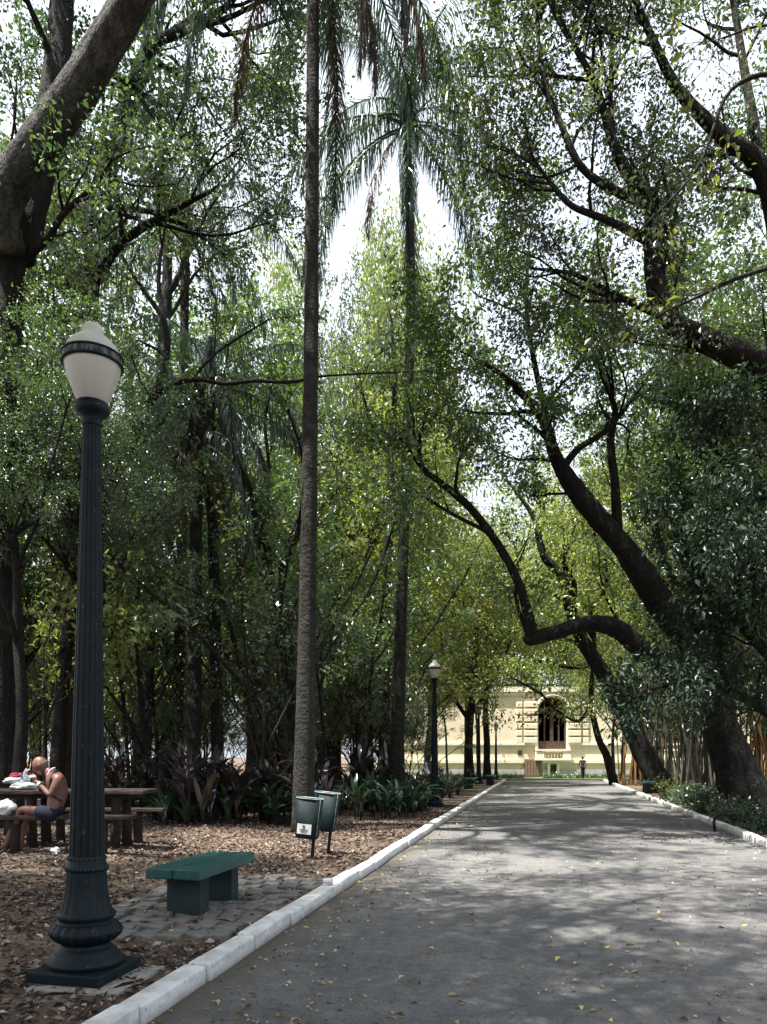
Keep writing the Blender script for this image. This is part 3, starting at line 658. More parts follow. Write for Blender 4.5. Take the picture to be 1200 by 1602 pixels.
# right of the path
for px, Y, s, l in [(1110, 36, .95, 'dark tree behind the grey bamboo'), (1220, 30, 1.1, 'dark tree behind the gnarled tree at the right edge'), (1330, 24, 1.1, 'dark tree outside the right edge behind the spreading tree'), (1180, 46, 1.1, 'dark tree deepest in the wood on the right'),
                    (1400, 17, 1.0, 'dark tree far outside the right edge'), (1080, 52, .9, 'dark tree behind the orange bamboo'), (1160, 24, .95, 'dark tree close behind the gnarled trunk'), (1280, 19, 1.0, 'dark tree outside the right edge beside the spreading tree')]:
    put(tdark1, px, Y, s, l)
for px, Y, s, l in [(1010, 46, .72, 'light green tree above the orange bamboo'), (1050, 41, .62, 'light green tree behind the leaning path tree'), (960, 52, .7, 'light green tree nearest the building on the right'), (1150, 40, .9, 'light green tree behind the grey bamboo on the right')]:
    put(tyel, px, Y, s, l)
# understorey
rs = random.Random(8)
for k in range(70):
    Y = rs.uniform(15, 40); px = rs.uniform(-40, 640) if Y > 17 else rs.uniform(-60, 430)
    x = (px - 600) / 1200 * Y
    if x - AL - SL * Y > -3.3 or (Y < 21 and 235 < px < 400): continue
    put(rs.choice([sapd, sapm, sapm, sapy] if Y < 25 else [sapm, sapy, sapy]), px, Y, rs.uniform(.7, 1.25), 'slim understorey tree with loose leaves among the trunks left of the path', 'slim understorey trees left of the path')
for k in range(70):
    Y = rs.uniform(21, 44); px = rs.uniform(-60, 680); x = (px - 600) / 1200 * Y
    if x - AL - SL * Y > -2.6: continue
    put(rs.choice([sapd, sapm, sapm]), px, Y, rs.uniform(.38, .58), 'bushy low understorey sapling filling the wood left of the path', 'bushy saplings left of the path')
for k in range(12):
    Y = rs.uniform(20, 44); px = 600 + 1200 * (AR + SL * Y + rs.uniform(2, 8)) / Y
    put(rs.choice([sapd, sapm, sapd]), px, Y, rs.uniform(.6, 1.0), 'slim understorey tree with dark leaves right of the path', 'slim understorey trees right of the path')

# unseen trees added round and behind the viewer so their crowns shade the near path
tfine = template('broadleaf_tree', 'unseen broadleaf tree added near the viewer to shade the near path', 'tree', 14.5, .22, 87, 7, .75, LV_T, dict(n=34, sp=.12, len=(.06, .12), w=.5), M['bark'], M['leaf_dark'], crown_from=.5, group='unseen trees added to shade the near path')
for k, (x, y, s) in enumerate([(-6.4, 4.4, .95), (-4.5, -4.0, 1.0), (3.6, -2.5, .95), (-9.4, 1.6, 1.0), (-2.6, .2, .95), (-5.4, 1.2, .9), (-10, 6.4, .95), (-1.0, -8, 1.1), (8.2, 2.0, .9), (1.2, -.6, .85), (-3.3, 1.9, 1.15), (3.4, -2.6, 1.2)]):
    if k: copy_thing(tfine, (x, y, .0), random.uniform(0, 6), s)
    else: tfine.location = (x, y, 0); tfine.scale = (s, s, s)

copy_thing(tfine, at(22, 12.9), 1.0, .56, 'leafy small tree standing in front of the big tree at the left edge', 'slim understorey trees left of the path')
copy_thing(tfine, at(150, 14.8), 2.0, .54, 'leafy small tree close behind the post of the near lamp', 'slim understorey trees left of the path')

# --- hero trees
def gb(px, Y): return at(px, Y) - np.array([0, 0, .1])
def base_row(px, Y, w): return (px, 1184 + 1200 * (EYE - gxy((px - 600) / 1200 * Y, Y) + .1) / Y, Y, w)
hero('leaning_tree', 'big tree at the left edge whose pale thick limb leans across the top left corner', gb(6, 14),
     [limb([base_row(-4, 14, 58), (-2, 1000, 14, 40), (2, 700, 14, 38), (16, 430, 14, 44), (28, 360, 14, 46)], .9, .2),
      limb([(12, 400, 13.8, 48), (5, 320, 13.6, 58), (50, 240, 13.3, 58), (120, 140, 13, 56), (205, 0, 12.6, 52), (270, -140, 12, 46), (310, -330, 11.5, 30), (330, -520, 10.5, 12)], .6, 1.3),
      limb([(28, 400, 14, 48), (58, 290, 14.3, 44), (82, 150, 14.6, 38), (98, 0, 15, 34), (100, -200, 15, 26), (60, -420, 15, 12)], .35, 1.4)],
     LV_BIG, LF_STD, 101, M['bark'], M['leaf_dark'], pale=1)
hero('forked_tree', 'dark tree behind the leaning limb forking high up at the left', gb(112, 18),
     [limb([base_row(108, 18, 40), (118, 900, 18, 34), (132, 600, 18, 32), (150, 340, 18, 30), (198, 170, 17.8, 28), (240, 50, 17.5, 24), (262, -120, 17, 18), (250, -320, 17, 8)], .45, 2.0),
      limb([(228, 70, 17.6, 18), (300, 42, 17, 14), (360, 5, 16.5, 9), (400, -60, 16, 5)], .2, 1.0),
      limb([(140, 450, 18, 20), (190, 380, 17.5, 14), (270, 330, 17, 10), (330, 300, 16.6, 5)], .2, 1.0)],
     LV_BIG, LF_STD, 102, M['bark'], M['leaf_dark'])
hero('crooked_tree', 'tree behind the near lamp sending one long thin level branch across to the palm', gb(88, 15.5),
     [limb([base_row(84, 15.5, 26), (105, 1000, 15.5, 20), (140, 840, 15.5, 18), (175, 755, 15.4, 17), (212, 680, 15.2, 16), (243, 617, 15, 12), (300, 594, 14.8, 7.5), (350, 600, 14.7, 6.5), (400, 596, 14.6, 5.5), (455, 598, 14.5, 5), (510, 588, 14.4, 4), (640, 582, 14.2, 2)], .55, .6),
      limb([(240, 622, 15, 11), (262, 545, 15.1, 10), (248, 440, 15.2, 7), (262, 330, 15.3, 3)], .2, .8),
      limb([(178, 748, 15.4, 9), (270, 640, 15.8, 6), (330, 560, 16.2, 4), (420, 500, 16.5, 3)], .2, .7),
      limb([(130, 870, 15.5, 10), (80, 760, 15, 7), (40, 640, 14.6, 5), (30, 520, 14.4, 3)], .2, 1.2)],
     [dict(n=4, ang=.8, len=(.9, 2.0), r=.03, seg=4, wig=.2, up=.03, st=.2), dict(n=5, ang=.8, len=(.4, .9), r=.010, seg=3, wig=.25, up=-.02, st=.2)],
     dict(n=18, sp=.12, len=(.09, .16), w=.5), 103, M['bark'], M['leaf_mid'])
hero('pale_tree', 'slender tree with smooth pale grey trunk between the near lamp and the ringed palms', gb(222, 23),
     [limb([base_row(220, 23, 30), (230, 1000, 23, 24), (243, 750, 23, 21), (255, 560, 23, 18), (262, 400, 23, 15), (250, 240, 23, 10), (250, 100, 23, 4)], .6, .8),
      limb([(259, 470, 23, 9), (292, 405, 22.6, 7), (325, 330, 22.2, 5), (380, 260, 22, 3)], .3, .6),
      limb([(258, 500, 23, 9), (215, 440, 22.6, 7), (160, 350, 22.2, 5), (130, 300, 22, 3)], .3, .6)],
     LV_BIG[:1] + LV_BIG[1:], dict(n=8, sp=.15, len=(.11, .18), w=.5), 104, M['bark_pale'], M['leaf_mid'])
hero('curved_tree', 'curved dark tree left of the tall palm with a forked elbow', gb(452, 20),
     [limb([base_row(455, 20, 26), (452, 1130, 20, 22), (447, 1000, 20, 20), (428, 900, 20, 19), (405, 830, 20, 17), (392, 770, 20, 15), (362, 710, 20, 12), (345, 640, 20, 8), (355, 560, 20, 4)], .6, .8),
      limb([(430, 908, 20, 12), (452, 868, 19.8, 10), (470, 815, 19.6, 8), (474, 720, 19.4, 5), (450, 640, 19.2, 3)], .3, .8),
      limb([(398, 800, 20, 8), (420, 740, 20.3, 6), (415, 660, 20.5, 4), (430, 580, 20.5, 3)], .3, .8)],
     LV_S[:1] + LV_S[1:], dict(n=16, sp=.12, len=(.1, .17), w=.5), 105, M['bark'], M['leaf_mid'])
hero('thin_tree', 'thin bare stem leaning left behind the strap leaved plants', gb(400, 18),
     [limb([base_row(402, 18, 10), (385, 1090, 18, 8), (355, 960, 18, 7), (336, 880, 18, 6), (322, 780, 18, 3)], .6, .5)],
     LV_S, dict(n=12, sp=.12, len=(.1, .16), w=.5), 106, M['bark'], M['leaf_mid'])
hero('straight_tree', 'straight dark trunk close left of the slim palm', gb(600, 27),
     [limb([base_row(600, 27, 20), (606, 900, 27, 14), (612, 720, 27, 12), (618, 600, 27, 8), (612, 500, 27, 4)], .7, .8),
      limb([(612, 720, 27, 7), (580, 660, 27, 5), (560, 580, 27, 3)], .3, .8), limb([(610, 780, 27, 7), (660, 700, 27.5, 5), (680, 630, 28, 3)], .3, .8)],
     LV_BIG[1:], dict(n=24, sp=.2, len=(.12, .2), w=.5), 107, M['bark'], M['leaf_mid'])
# right side
hero('gnarled_tree', 'massive gnarled tree on the right with a hooked limb reaching level over the path', gb(1178, 17.5),
     [limb([base_row(1180, 17.5, 84), (1156, 1215, 17.5, 64), (1122, 1125, 17.5, 54), (1100, 1060, 17.4, 48), (1086, 1000, 17.3, 44)], .9, 0),
      limb([(1100, 1065, 17.4, 36), (1050, 1042, 17.2, 34), (1005, 1016, 17, 32), (968, 985, 16.9, 29), (925, 975, 16.8, 25), (875, 988, 16.7, 22), (832, 1000, 16.6, 22), (826, 994, 16.6, 14)], .95, 0),
      limb([(832, 996, 16.6, 20), (823, 950, 16.6, 15), (806, 900, 16.6, 14), (778, 850, 16.6, 13), (738, 797, 16.5, 12), (692, 757, 16.4, 10), (662, 732, 16.4, 8), (656, 690, 16.4, 6), (670, 640, 16.4, 3)], .55, .7),
      limb([(762, 832, 16.6, 7), (700, 800, 16.4, 5), (645, 765, 16.2, 3)], .3, .4),
      limb([(1086, 1010, 17.3, 42), (1040, 955, 17.2, 42), (1005, 900, 17, 40), (972, 852, 16.9, 34), (935, 810, 16.8, 32), (895, 760, 16.7, 28), (868, 712, 16.6, 20), (845, 650, 16.5, 14), (790, 590, 16.3, 9), (740, 560, 16.2, 4)], .5, 1.0),
      limb([(872, 720, 16.6, 13), (845, 610, 16.5, 10), (825, 500, 16.4, 7), (825, 420, 16.3, 5), (830, 360, 16.3, 3)], .25, 1.3),
      limb([(966, 846, 16.9, 18), (962, 760, 16.8, 14), (955, 690, 16.7, 12), (962, 640, 16.6, 9), (938, 575, 16.5, 6), (930, 510, 16.4, 3)], .4, .8),
      limb([(878, 735, 16.6, 14), (905, 702, 16.5, 11), (950, 672, 16.4, 8), (1000, 610, 16.2, 5), (1030, 560, 16, 3)], .3, .8),
      limb([(1080, 1000, 17.3, 40), (1110, 860, 17.3, 30), (1140, 740, 17.2, 20), (1150, 620, 17, 10)], .3, 1.2)],
     [dict(n=6, ang=.8, len=(1.2, 2.4), r=.05, seg=5, wig=.2, up=.06, st=.2), dict(n=5, ang=.75, len=(.6, 1.3), r=.018, seg=4, wig=.22, up=.03, st=.2), dict(n=4, ang=.8, len=(.3, .7), r=.007, seg=3, wig=.25, up=-.03, st=.2)],
     dict(n=26, sp=.14, len=(.08, .15), w=.5), 108, M['bark'], M['leaf_mid'])
hero('spreading_tree', 'great tree at the right edge whose boughs fan out across the top right', gb(1330, 13.5),
     [limb([base_row(1340, 13.5, 90), (1318, 1000, 13.5, 76), (1280, 760, 13.5, 66), (1235, 630, 13.4, 52), (1180, 570, 13.3, 42), (1110, 535, 13.2, 36), (1052, 502, 13.1, 32), (1026, 440, 13, 30), (1022, 340, 12.9, 26), (1016, 300, 12.9, 22)], .45, 2.2),
      limb([(1016, 306, 12.9, 20), (985, 276, 12.8, 18), (957, 216, 12.7, 14), (930, 130, 12.6, 11), (872, 20, 12.5, 8), (840, -90, 12.4, 5), (820, -200, 12.4, 3)], .25, 1.3),
      limb([(1016, 320, 12.9, 17), (962, 298, 12.7, 14), (910, 262, 12.5, 11), (876, 190, 12.5, 9), (850, 120, 12.5, 7), (840, 20, 12.6, 5), (840, -80, 12.7, 3)], .25, 1.3),
      limb([(962, 250, 12.7, 10), (955, 150, 12.9, 8), (958, 50, 13.1, 6), (950, -80, 13.2, 4)], .2, 1.2),
      limb([(1020, 380, 12.9, 16), (950, 345, 12.7, 11), (895, 322, 12.7, 9), (860, 285, 12.8, 7), (830, 240, 12.9, 3)], .25, 1.2),
      limb([(1240, 640, 13.4, 40), (1225, 400, 13.2, 34), (1190, 262, 13, 28), (1130, 212, 12.8, 22), (1062, 142, 12.6, 16), (1020, 60, 12.4, 12), (985, -30, 12.2, 8), (960, -140, 12, 4)], .4, 1.8),
      limb([(1190, 262, 13, 18), (1170, 140, 13.3, 14), (1150, 20, 13.6, 10), (1130, -120, 13.8, 5)], .2, 1.4),
      limb([(1052, 500, 13.1, 16), (980, 470, 13.5, 10), (900, 430, 13.9, 7), (830, 420, 14.2, 4)], .3, 1.0)],
     [dict(n=7, ang=.7, len=(1.2, 2.6), r=.035, seg=5, wig=.18, up=.06, st=.15), dict(n=5, ang=.75, len=(.6, 1.2), r=.012, seg=4, wig=.22, up=.02, st=.2), dict(n=4, ang=.8, len=(.3, .6), r=.005, seg=3, wig=.25, up=-.05, st=.2)],
     dict(n=22, sp=.13, len=(.05, .12), w=.48, droop=-.3), 109, M['bark'], M['leaf_mid'])
hero('glossy_tree', 'low dark glossy leaved tree hanging over the kerb at the right edge', gb(1250, 14),
     [limb([base_row(1262, 14, 40), (1250, 1100, 14, 34), (1240, 950, 14, 28), (1225, 800, 14, 20), (1210, 660, 14, 8)], .4, 1.6),
      limb([(1250, 1080, 14, 22), (1180, 1000, 13.6, 16), (1110, 930, 13.2, 10), (1070, 860, 13, 4)], .2, 1.4),
      limb([(1250, 1150, 14, 22), (1180, 1100, 13.6, 16), (1100, 1070, 13.3, 10), (1040, 1075, 13.1, 4)], .2, 1.4),
      limb([(1235, 900, 14, 18), (1170, 800, 13.6, 12), (1130, 720, 13.3, 8), (1100, 680, 13, 4)], .2, 1.4),
      limb([(1240, 950, 14, 18), (1190, 880, 12.6, 12), (1150, 830, 11.8, 8), (1130, 800, 11.4, 4)], .2, 1.4)],
     [dict(n=7, ang=.8, len=(.7, 1.6), r=.03, seg=4, wig=.2, up=.0, st=.2), dict(n=5, ang=.8, len=(.4, .8), r=.010, seg=3, wig=.25, up=-.03, st=.2), dict(n=2, ang=.8, len=(.2, .45), r=.006, seg=2, wig=.25, up=-.06, st=.3)],
     dict(n=26, sp=.11, len=(.07, .155), w=.42, droop=-.5, upn=.9), 110, M['bark'], M['leaf_gloss'])
hero('leaning_path_tree', 'slim dark tree leaning left over the path in front of the bamboo', gb(1042, 28),
     [limb([base_row(1044, 28, 40), (1012, 1190, 28, 32), (975, 1112, 28, 28), (945, 1055, 27.8, 24), (915, 1008, 27.6, 21), (895, 960, 27.4, 18), (880, 905, 27.2, 15), (850, 868, 27, 12), (835, 810, 27, 8), (800, 760, 27, 4)], .45, 1.2),
      limb([(893, 955, 27.4, 11), (898, 915, 27.4, 9), (882, 880, 27.4, 7), (900, 820, 27.4, 4)], .3, .8),
      limb([(960, 1085, 28, 12), (1000, 1020, 28.4, 9), (1020, 950, 28.8, 5)], .2, 1.2)],
     LV_BIG[1:], dict(n=26, sp=.25, len=(.12, .22), w=.5), 111, M['bark'], M['leaf_yel'])
hero('overhanging_tree', 'small tree by the far bamboo with a branch drooping in front of the arched window', gb(960, 38),
     [limb([base_row(962, 38, 16), (950, 1185, 38, 12), (935, 1150, 38, 10), (925, 1090, 38, 8), (930, 1000, 38, 6), (920, 930, 38, 3)], .35, 1.8),
      limb([(925, 1100, 38, 6), (905, 1128, 37, 5), (870, 1110, 36, 5), (845, 1085, 35, 4), (800, 1060, 34.5, 3)], .2, 1.6),
      limb([(930, 1000, 38, 7), (885, 945, 37, 5), (835, 915, 36.3, 4), (785, 920, 36, 3)], .15, 1.8), limb([(930, 1040, 38, 7), (890, 1045, 37, 5), (850, 1035, 36.3, 4), (810, 1040, 36, 3)], .15, 1.8), limb([(925, 960, 38, 7), (950, 900, 38, 5), (930, 830, 37.5, 3)], .2, 1.5),
      limb([(930, 1030, 38, 6), (890, 1000, 37, 5), (850, 985, 36.5, 4), (815, 990, 36, 3)], .2, 1.5)],
     LV_BIG[1:], dict(n=30, sp=.22, len=(.12, .22), w=.5, droop=-.7), 112, M['bark'], M['leaf_yel'])
hero('kerbside_tree', 'bushy light green tree beside the third lamp left of the path', gb(733, 40),
     [limb([base_row(735, 40, 18), (733, 1165, 40, 13), (738, 1100, 40, 10), (745, 1000, 40, 7), (750, 920, 40, 3)], .4, 2.0),
      limb([(736, 1120, 40, 7), (775, 1060, 39.5, 5), (800, 1000, 39, 3)], .2, 1.5), limb([(735, 1130, 40, 7), (700, 1070, 40.5, 5), (690, 990, 41, 3)], .2, 1.5),
      limb([(738, 1090, 40, 7), (730, 1040, 38.5, 5), (765, 1090, 37.5, 3)], .2, 1.2)],
     LV_BIG[1:], dict(n=26, sp=.28, len=(.14, .26), w=.5), 113, M['bark'], M['leaf_yel'])
# near twigs with big lime leaves, reaching in from a tree beyond the right edge
hero('lime_leaved_tree', 'large lime yellow leaves on thin twigs reaching in near the top right corner', gb(1560, 7.5),
     [limb([base_row(1560, 7.5, 60), (1545, 900, 7.5, 50), (1500, 500, 7.5, 42), (1420, 200, 7.5, 30), (1330, -60, 7.5, 14)], .9, .3),
      limb([(1500, 500, 7.5, 18), (1340, 400, 7.6, 11), (1185, 425, 7.7, 7), (1080, 470, 7.8, 5), (1005, 505, 7.8, 3)], .6, .7),
      limb([(1420, 200, 7.5, 16), (1250, 120, 7.6, 9), (1145, 140, 7.7, 6), (1090, 265, 7.8, 5), (990, 372, 7.9, 3)], .45, .9),
      limb([(1420, 200, 7.5, 14), (1300, 60, 7.3, 8), (1200, 40, 7.2, 4), (1130, 60, 7.2, 3)], .5, .6)],
     [dict(n=6, ang=.7, len=(.35, .8), r=.010, seg=4, wig=.2, up=-.08, st=.2), dict(n=2, ang=.7, len=(.15, .35), r=.005, seg=3, wig=.2, up=-.08, st=.2)],
     dict(n=5, sp=.05, len=(.05, .125), w=.6, droop=-.6), 114, M['bark_mid'], M['leaf_lime'])

# --- palms
def frond_mesh(name, L, n, ll, a0, a1, seed, plum=.5, start=.12, width=.026):
    """local: base at origin, grows along +X arching down; rachis + leaflets"""
    rg = np.random.default_rng(seed); mb = MB()
    t = np.linspace(0, 1, 14); ang = R(a0) + (R(a1) - R(a0)) * t ** .8
    d = np.stack([np.cos(ang), 0 * ang, np.sin(ang)], 1); pts = np.concatenate([[[0, 0, 0]], np.cumsum(d[:-1] * L / 13, 0)])
    tube(mb, pts, np.linspace(.035, .006, 14), 4)
    N = n * 2; tt = np.repeat(np.linspace(start, 1, n), 2); sd = np.tile([1, -1], n)
    s = tt * 13; j = np.minimum(s.astype(int), 12); f = (s - j)[:, None]
    p = pts[j] * (1 - f) + pts[j + 1] * f; tg = nrm(pts[j + 1] - pts[j])
    lat = np.stack([np.zeros(N), sd, np.zeros(N)], 1)
    up = np.cross(tg, np.array([0, 1., 0])); up *= np.sign(up[:, 2:3] + 1e-6)
    dr = nrm(lat * rg.uniform(.6, 1, (N, 1)) + tg * rg.uniform(.3, .7, (N, 1)) + up * rg.normal(.15, plum, (N, 1)))
    lens = ll * np.sin(np.pi * np.clip(tt * .85 + .12, 0, 1)) ** .6 * rg.uniform(.8, 1.1, N)
    K = 4; cur = p; rows = []
    wd = nrm(np.cross(dr, np.array([0, 0, 1.]) + rg.normal(0, .3, (N, 3))))
    for k in range(K + 1):
        w = width * (1 - (k / K) ** 2 * .9)
        rows.append((cur + wd * w / 2, cur - wd * w / 2))
        dr = nrm(dr + np.array([0, 0, -.85])); cur = cur + dr * (lens / K)[:, None]
    V = np.stack([np.stack(r, 1) for r in rows], 1).reshape(-1, 3)
    b = np.arange(N)[:, None] * (2 * (K + 1)); q = []
    for k in range(K): q.append(b + np.array([[2 * k, 2 * k + 1, 2 * k + 3, 2 * k + 2]]))
    mb.add(V, np.concatenate(q)); return mb.mesh(name, smooth=False)
fr_live = [frond_mesh('frond', 4.4 + .1 * k, 100, 1.0, a0, a1, 300 + k, .55) for k, (a0, a1) in enumerate([(84, -15), (66, -60), (48, -78), (28, -88), (5, -90), (-22, -92)])]
fr_dead = [frond_mesh('dead_frond', 4.0, 105, .8, a0, a1, 320 + k, .4, .12, .022) for k, (a0, a1) in enumerate([(-30, -92), (-55, -93)])]
for m_ in fr_live: m_.materials.append(M['frond'])
for m_ in fr_dead: m_.materials.append(M['frond_dead'])

def palm(name, label, rows, nf, nd, seed, fs=1., ring=False, ndrop=0, group=None, dirs=None, dead_dirs=None):
    rg = random.Random(seed)
    pts, w, _, _ = limb(rows, k=12); base = pts[0].copy(); top = pts[-1]
    o = thing(name, label, 'palm tree', base, 0, group)
    t = MB()
    if ring:
        pts2 = spline(pts, 3); w2 = np.interp(np.linspace(0, 1, len(pts2)), np.linspace(0, 1, len(w)), w)
        w2 = w2 * (1 + .12 * (np.arange(len(w2)) % 3 == 0))
        tube(t, pts2, w2, 12, rough=.01)
    else: tube(t, pts, w * (1 + .02 * np.sin(np.arange(len(w)) * 2.1)), 14, rough=.02)
    t.build('trunk', M['palm_bark'], o, base)
    r = w[-1]
    cs = MB(); lathe(cs, [(r, -.5), (r * 1.7, -.1), (r * 1.8, .15), (r * 1.2, .8), (r * .5, 1.5)], 12, top); cs.build('crownshaft', M['palm_bark'], o, base)
    for k in range(nf):
        f = link('frond', fr_live[k % 6], None, o)
        a = (k * 2.4 + rg.uniform(-.3, .3)) if dirs is None else dirs[k % len(dirs)] + rg.uniform(-.3, .3)
        f.location = top - base + np.array([math.cos(a) * r, math.sin(a) * r, .55 - .13 * (k % 6)])
        f.rotation_euler = Euler((rg.uniform(-.1, .1), rg.uniform(-.08, .08), a)); s = fs * rg.uniform(.85, 1.1); f.scale = (s, s, s)
    for k in range(nd):
        f = link('dead_frond', fr_dead[k % 2], None, o); a = (k * 2.1 + seed + rg.uniform(-.5, .5)) if dead_dirs is None else dead_dirs[k % len(dead_dirs)]
        f.location = top - base + np.array([math.cos(a) * r, math.sin(a) * r, -.1])
        f.rotation_euler = Euler((rg.uniform(-.1, .1), rg.uniform(-.08, .08), a)); s = fs * rg.uniform(.8, 1.0); f.scale = (s, s, s)
    return o
palm('tall_palm', 'tallest palm with thick straight trunk rising behind the litter bins', [base_row(473, 13.5, 36), (480, 1000, 13.5, 28), (486, 600, 13.5, 23), (489, 200, 13.5, 21), (491, -190, 13.5, 18)], 22, 6, 1, 1.05, dead_dirs=[.05, -.3, 2.5, 1.2, -.1, .3])
palm('slim_palm', 'slim palm with full drooping crown against the open sky', [base_row(619, 20.5, 24), (628, 950, 20.5, 18), (638, 650, 20.5, 16), (643, 430, 20.5, 14), (636, 200, 20.5, 13)], 25, 2, 2, 1.0)
palm('ringed_palm', 'ringed palm trunk with dead fronds, left one of the pair behind the bench', [base_row(302, 19, 24), (305, 950, 19, 20), (309, 690, 19, 18)], 12, 6, 3, .75, ring=True)
palm('ringed_palm', 'thinner ringed palm trunk, right one of the pair behind the bench', [base_row(342, 19.5, 20), (336, 950, 19.5, 17), (328, 620, 19.5, 15)], 12, 6, 4, .8, ring=True)
palm('far_palm', 'palm crown high among the leaves at the upper left', [base_row(275, 24, 18), (285, 800, 24, 15), (290, 360, 24, 13)], 16, 3, 5, .95)
palm('far_palm', 'small distant palm seen through the boughs right of the path', [base_row(1032, 37, 14), (1030, 900, 37, 11), (1022, 690, 37, 9)], 14, 3, 6, .6)

# --- bamboo
def bamboo(label, px, Y, n, rad, H, m, seed):
    rg = random.Random(seed); p = at(px, Y)
    o = thing('bamboo_clump', label, 'bamboo', p, 0, 'bamboo clumps right of the path')
    ms = []
    for k in range(4):
        mb = MB(); r_ = np.random.default_rng(seed + k)
        pts = curve_from(r_, np.zeros(3), (r_.normal(0, .06), r_.normal(0, .06), 1), H, 16, .02, .02)
        ra = np.interp(np.linspace(0, 1, 33), [0, 1], [.032, .012]); pp = np.array([pts[min(i // 2, 15)] * (1 - .5 * (i % 2)) + pts[min(i // 2 + 1, 16)] * .5 * (i % 2) for i in range(33)])
        ra = ra * (1 + .18 * (np.arange(33) % 2 == 0)); tube(mb, pp, ra, 6); me = mb.mesh('culm'); me.materials.append(m); ms.append(me)
    for k in range(n):
        c = link('culm', ms[k % 4], None, o); a = rg.uniform(0, 6.28); d = rad * math.sqrt(rg.random())
        c.location = (math.cos(a) * d, math.sin(a) * d, -.1); c.rotation_euler = (rg.uniform(-.1, .1), rg.uniform(-.1, .1), rg.uniform(0, 6.28)); s = rg.uniform(.8, 1.15); c.scale = (s * 1.2, s * 1.2, s)
    rg2 = np.random.default_rng(seed); nl = 1500; lf = MB()
    pos = np.stack([rg2.normal(0, rad * .9, nl), rg2.normal(0, rad * .9, nl), rg2.uniform(H * .35, H * 1.05, nl)], 1)
    ln = rg2.uniform(.15, .3, nl); leaves(lf, pos, rg2.normal(0, 1, (nl, 3)) + np.array([0, 0, -.6]), ln, ln * .16, rg2)
    lf.build('foliage', M['leaf_mid'], o, smooth=False)
    return o
bamboo('orange bamboo clump nearest the cream building', 1006, 36, 34, 1.1, 6, M['bamboo'], 1)
bamboo('grey bamboo clump behind the leaning path tree', 1075, 30, 44, 1.6, 6, M['bamboo_grey'], 2)
bamboo('grey bamboo clump between the leaning tree and the gnarled trunk', 1110, 25, 38, 1.2, 6, M['bamboo_grey'], 3)
bamboo('orange bamboo clump right of the gnarled trunk', 1215, 24, 44, 1.3, 6, M['bamboo'], 4)

# --- strap leaved plants (ti plants) and shrubs
def strap_mesh(name, L, w, bend, seed, m):
    mb = MB(); r_ = np.random.default_rng(seed); K = 6; a = R(80); p = np.zeros(3); V = []
    for k in range(K + 1):
        t = k / K; ww = w * (math.sin(math.pi * min(.12 + t * .88, 1)) ** .7 + .06)
        V += [p + np.array([0, ww / 2, ww * .15]), p, p + np.array([0, -ww / 2, ww * .15])]
        p = p + np.array([math.cos(a), 0, math.sin(a)]) * L / K; a -= bend / K
    q = []
    for k in range(K): q += [(3 * k, 3 * k + 1, 3 * k + 4, 3 * k + 3), (3 * k + 1, 3 * k + 2, 3 * k + 5, 3 * k + 4)]
    mb.add(V, q); me = mb.mesh(name); me.materials.append(m); return me
straps_p = [strap_mesh('strap_leaf', random.uniform(.5, .8), random.uniform(.07, .11), R(b), k, M['purple']) for k, b in enumerate((20, 50, 80, 110))]
straps_g = [strap_mesh('strap_leaf', random.uniform(.6, .95), random.uniform(.08, .12), R(b), k, M['strap']) for k, b in enumerate((20, 45, 70, 95))]
def ti_plant(loc, label, group, straps, stems, nl, h, seed, leaf_parts=True, name='strap_plant'):
    rg = random.Random(seed); o = thing(name, label, 'plant', loc, 0, group)
    sm = MB(); spots = []
    for k in range(stems):
        a = rg.uniform(0, 6.28); b = np.array([math.cos(a), math.sin(a), 0]) * rg.uniform(0, .18); hh = h * rg.uniform(.4, 1.0)
        tp = b * rg.uniform(1, 2.0) + np.array([0, 0, hh]); tube(sm, [b - np.array([0, 0, .05]), (b + tp) / 2, tp], [.016, .014, .012], 5); spots.append((b, tp))
    sm.build('stem', M['bark_mid'], o)
    acc = MB()
    for k in range(nl):
        b, tp = spots[k % stems]; f = rg.uniform(.45, 1.05); p = b * (1 - f) + tp * f
        me = straps[rg.randrange(4)]; e = Euler((rg.uniform(-.2, .2), rg.uniform(-.15, .5), rg.uniform(0, 6.28))); s = rg.uniform(.6, 1.1)
        if leaf_parts:
            l = link('leaf', me, None, o); l.location = p; l.rotation_euler = e; l.scale = (s, s, s)
        else:
            n = len(me.vertices); co = np.empty(n * 3, np.float32); me.vertices.foreach_get('co', co)
            co = (co.reshape(-1, 3) * s) @ np.array(e.to_matrix()).T + p
            acc.add(co, [list(pp.vertices) for pp in me.polygons])
    if not leaf_parts: acc.build('foliage', me.materials[0], o)
    return o
tp_list = [ti_plant((0, 0, 0), 'purple strap leaved plant in the thicket under the trees left of the path', 'purple strap leaved plants under the trees', straps_p, 5, 46, .9, 60 + k, False) for k in range(3)]
tg_list = [ti_plant((0, 0, 0), 'dark green strap leaved plant in the thicket left of the path', 'green strap leaved plants under the trees', straps_g, 4, 36, .5, 70 + k, False) for k in range(2)]
rs = random.Random(4)
for k in range(120):
    Y = rs.uniform(14.3, 21); px = rs.uniform(130, 690)
    x = (px - 600) / 1200 * Y; u = x - AL - SL * Y
    if u > -1.6 - (.6 if Y < 17 else 0): continue
    if px < 250 and Y < 15.5: continue
    put(rs.choice(tp_list + tg_list), px, Y, rs.uniform(.75, 1.35))
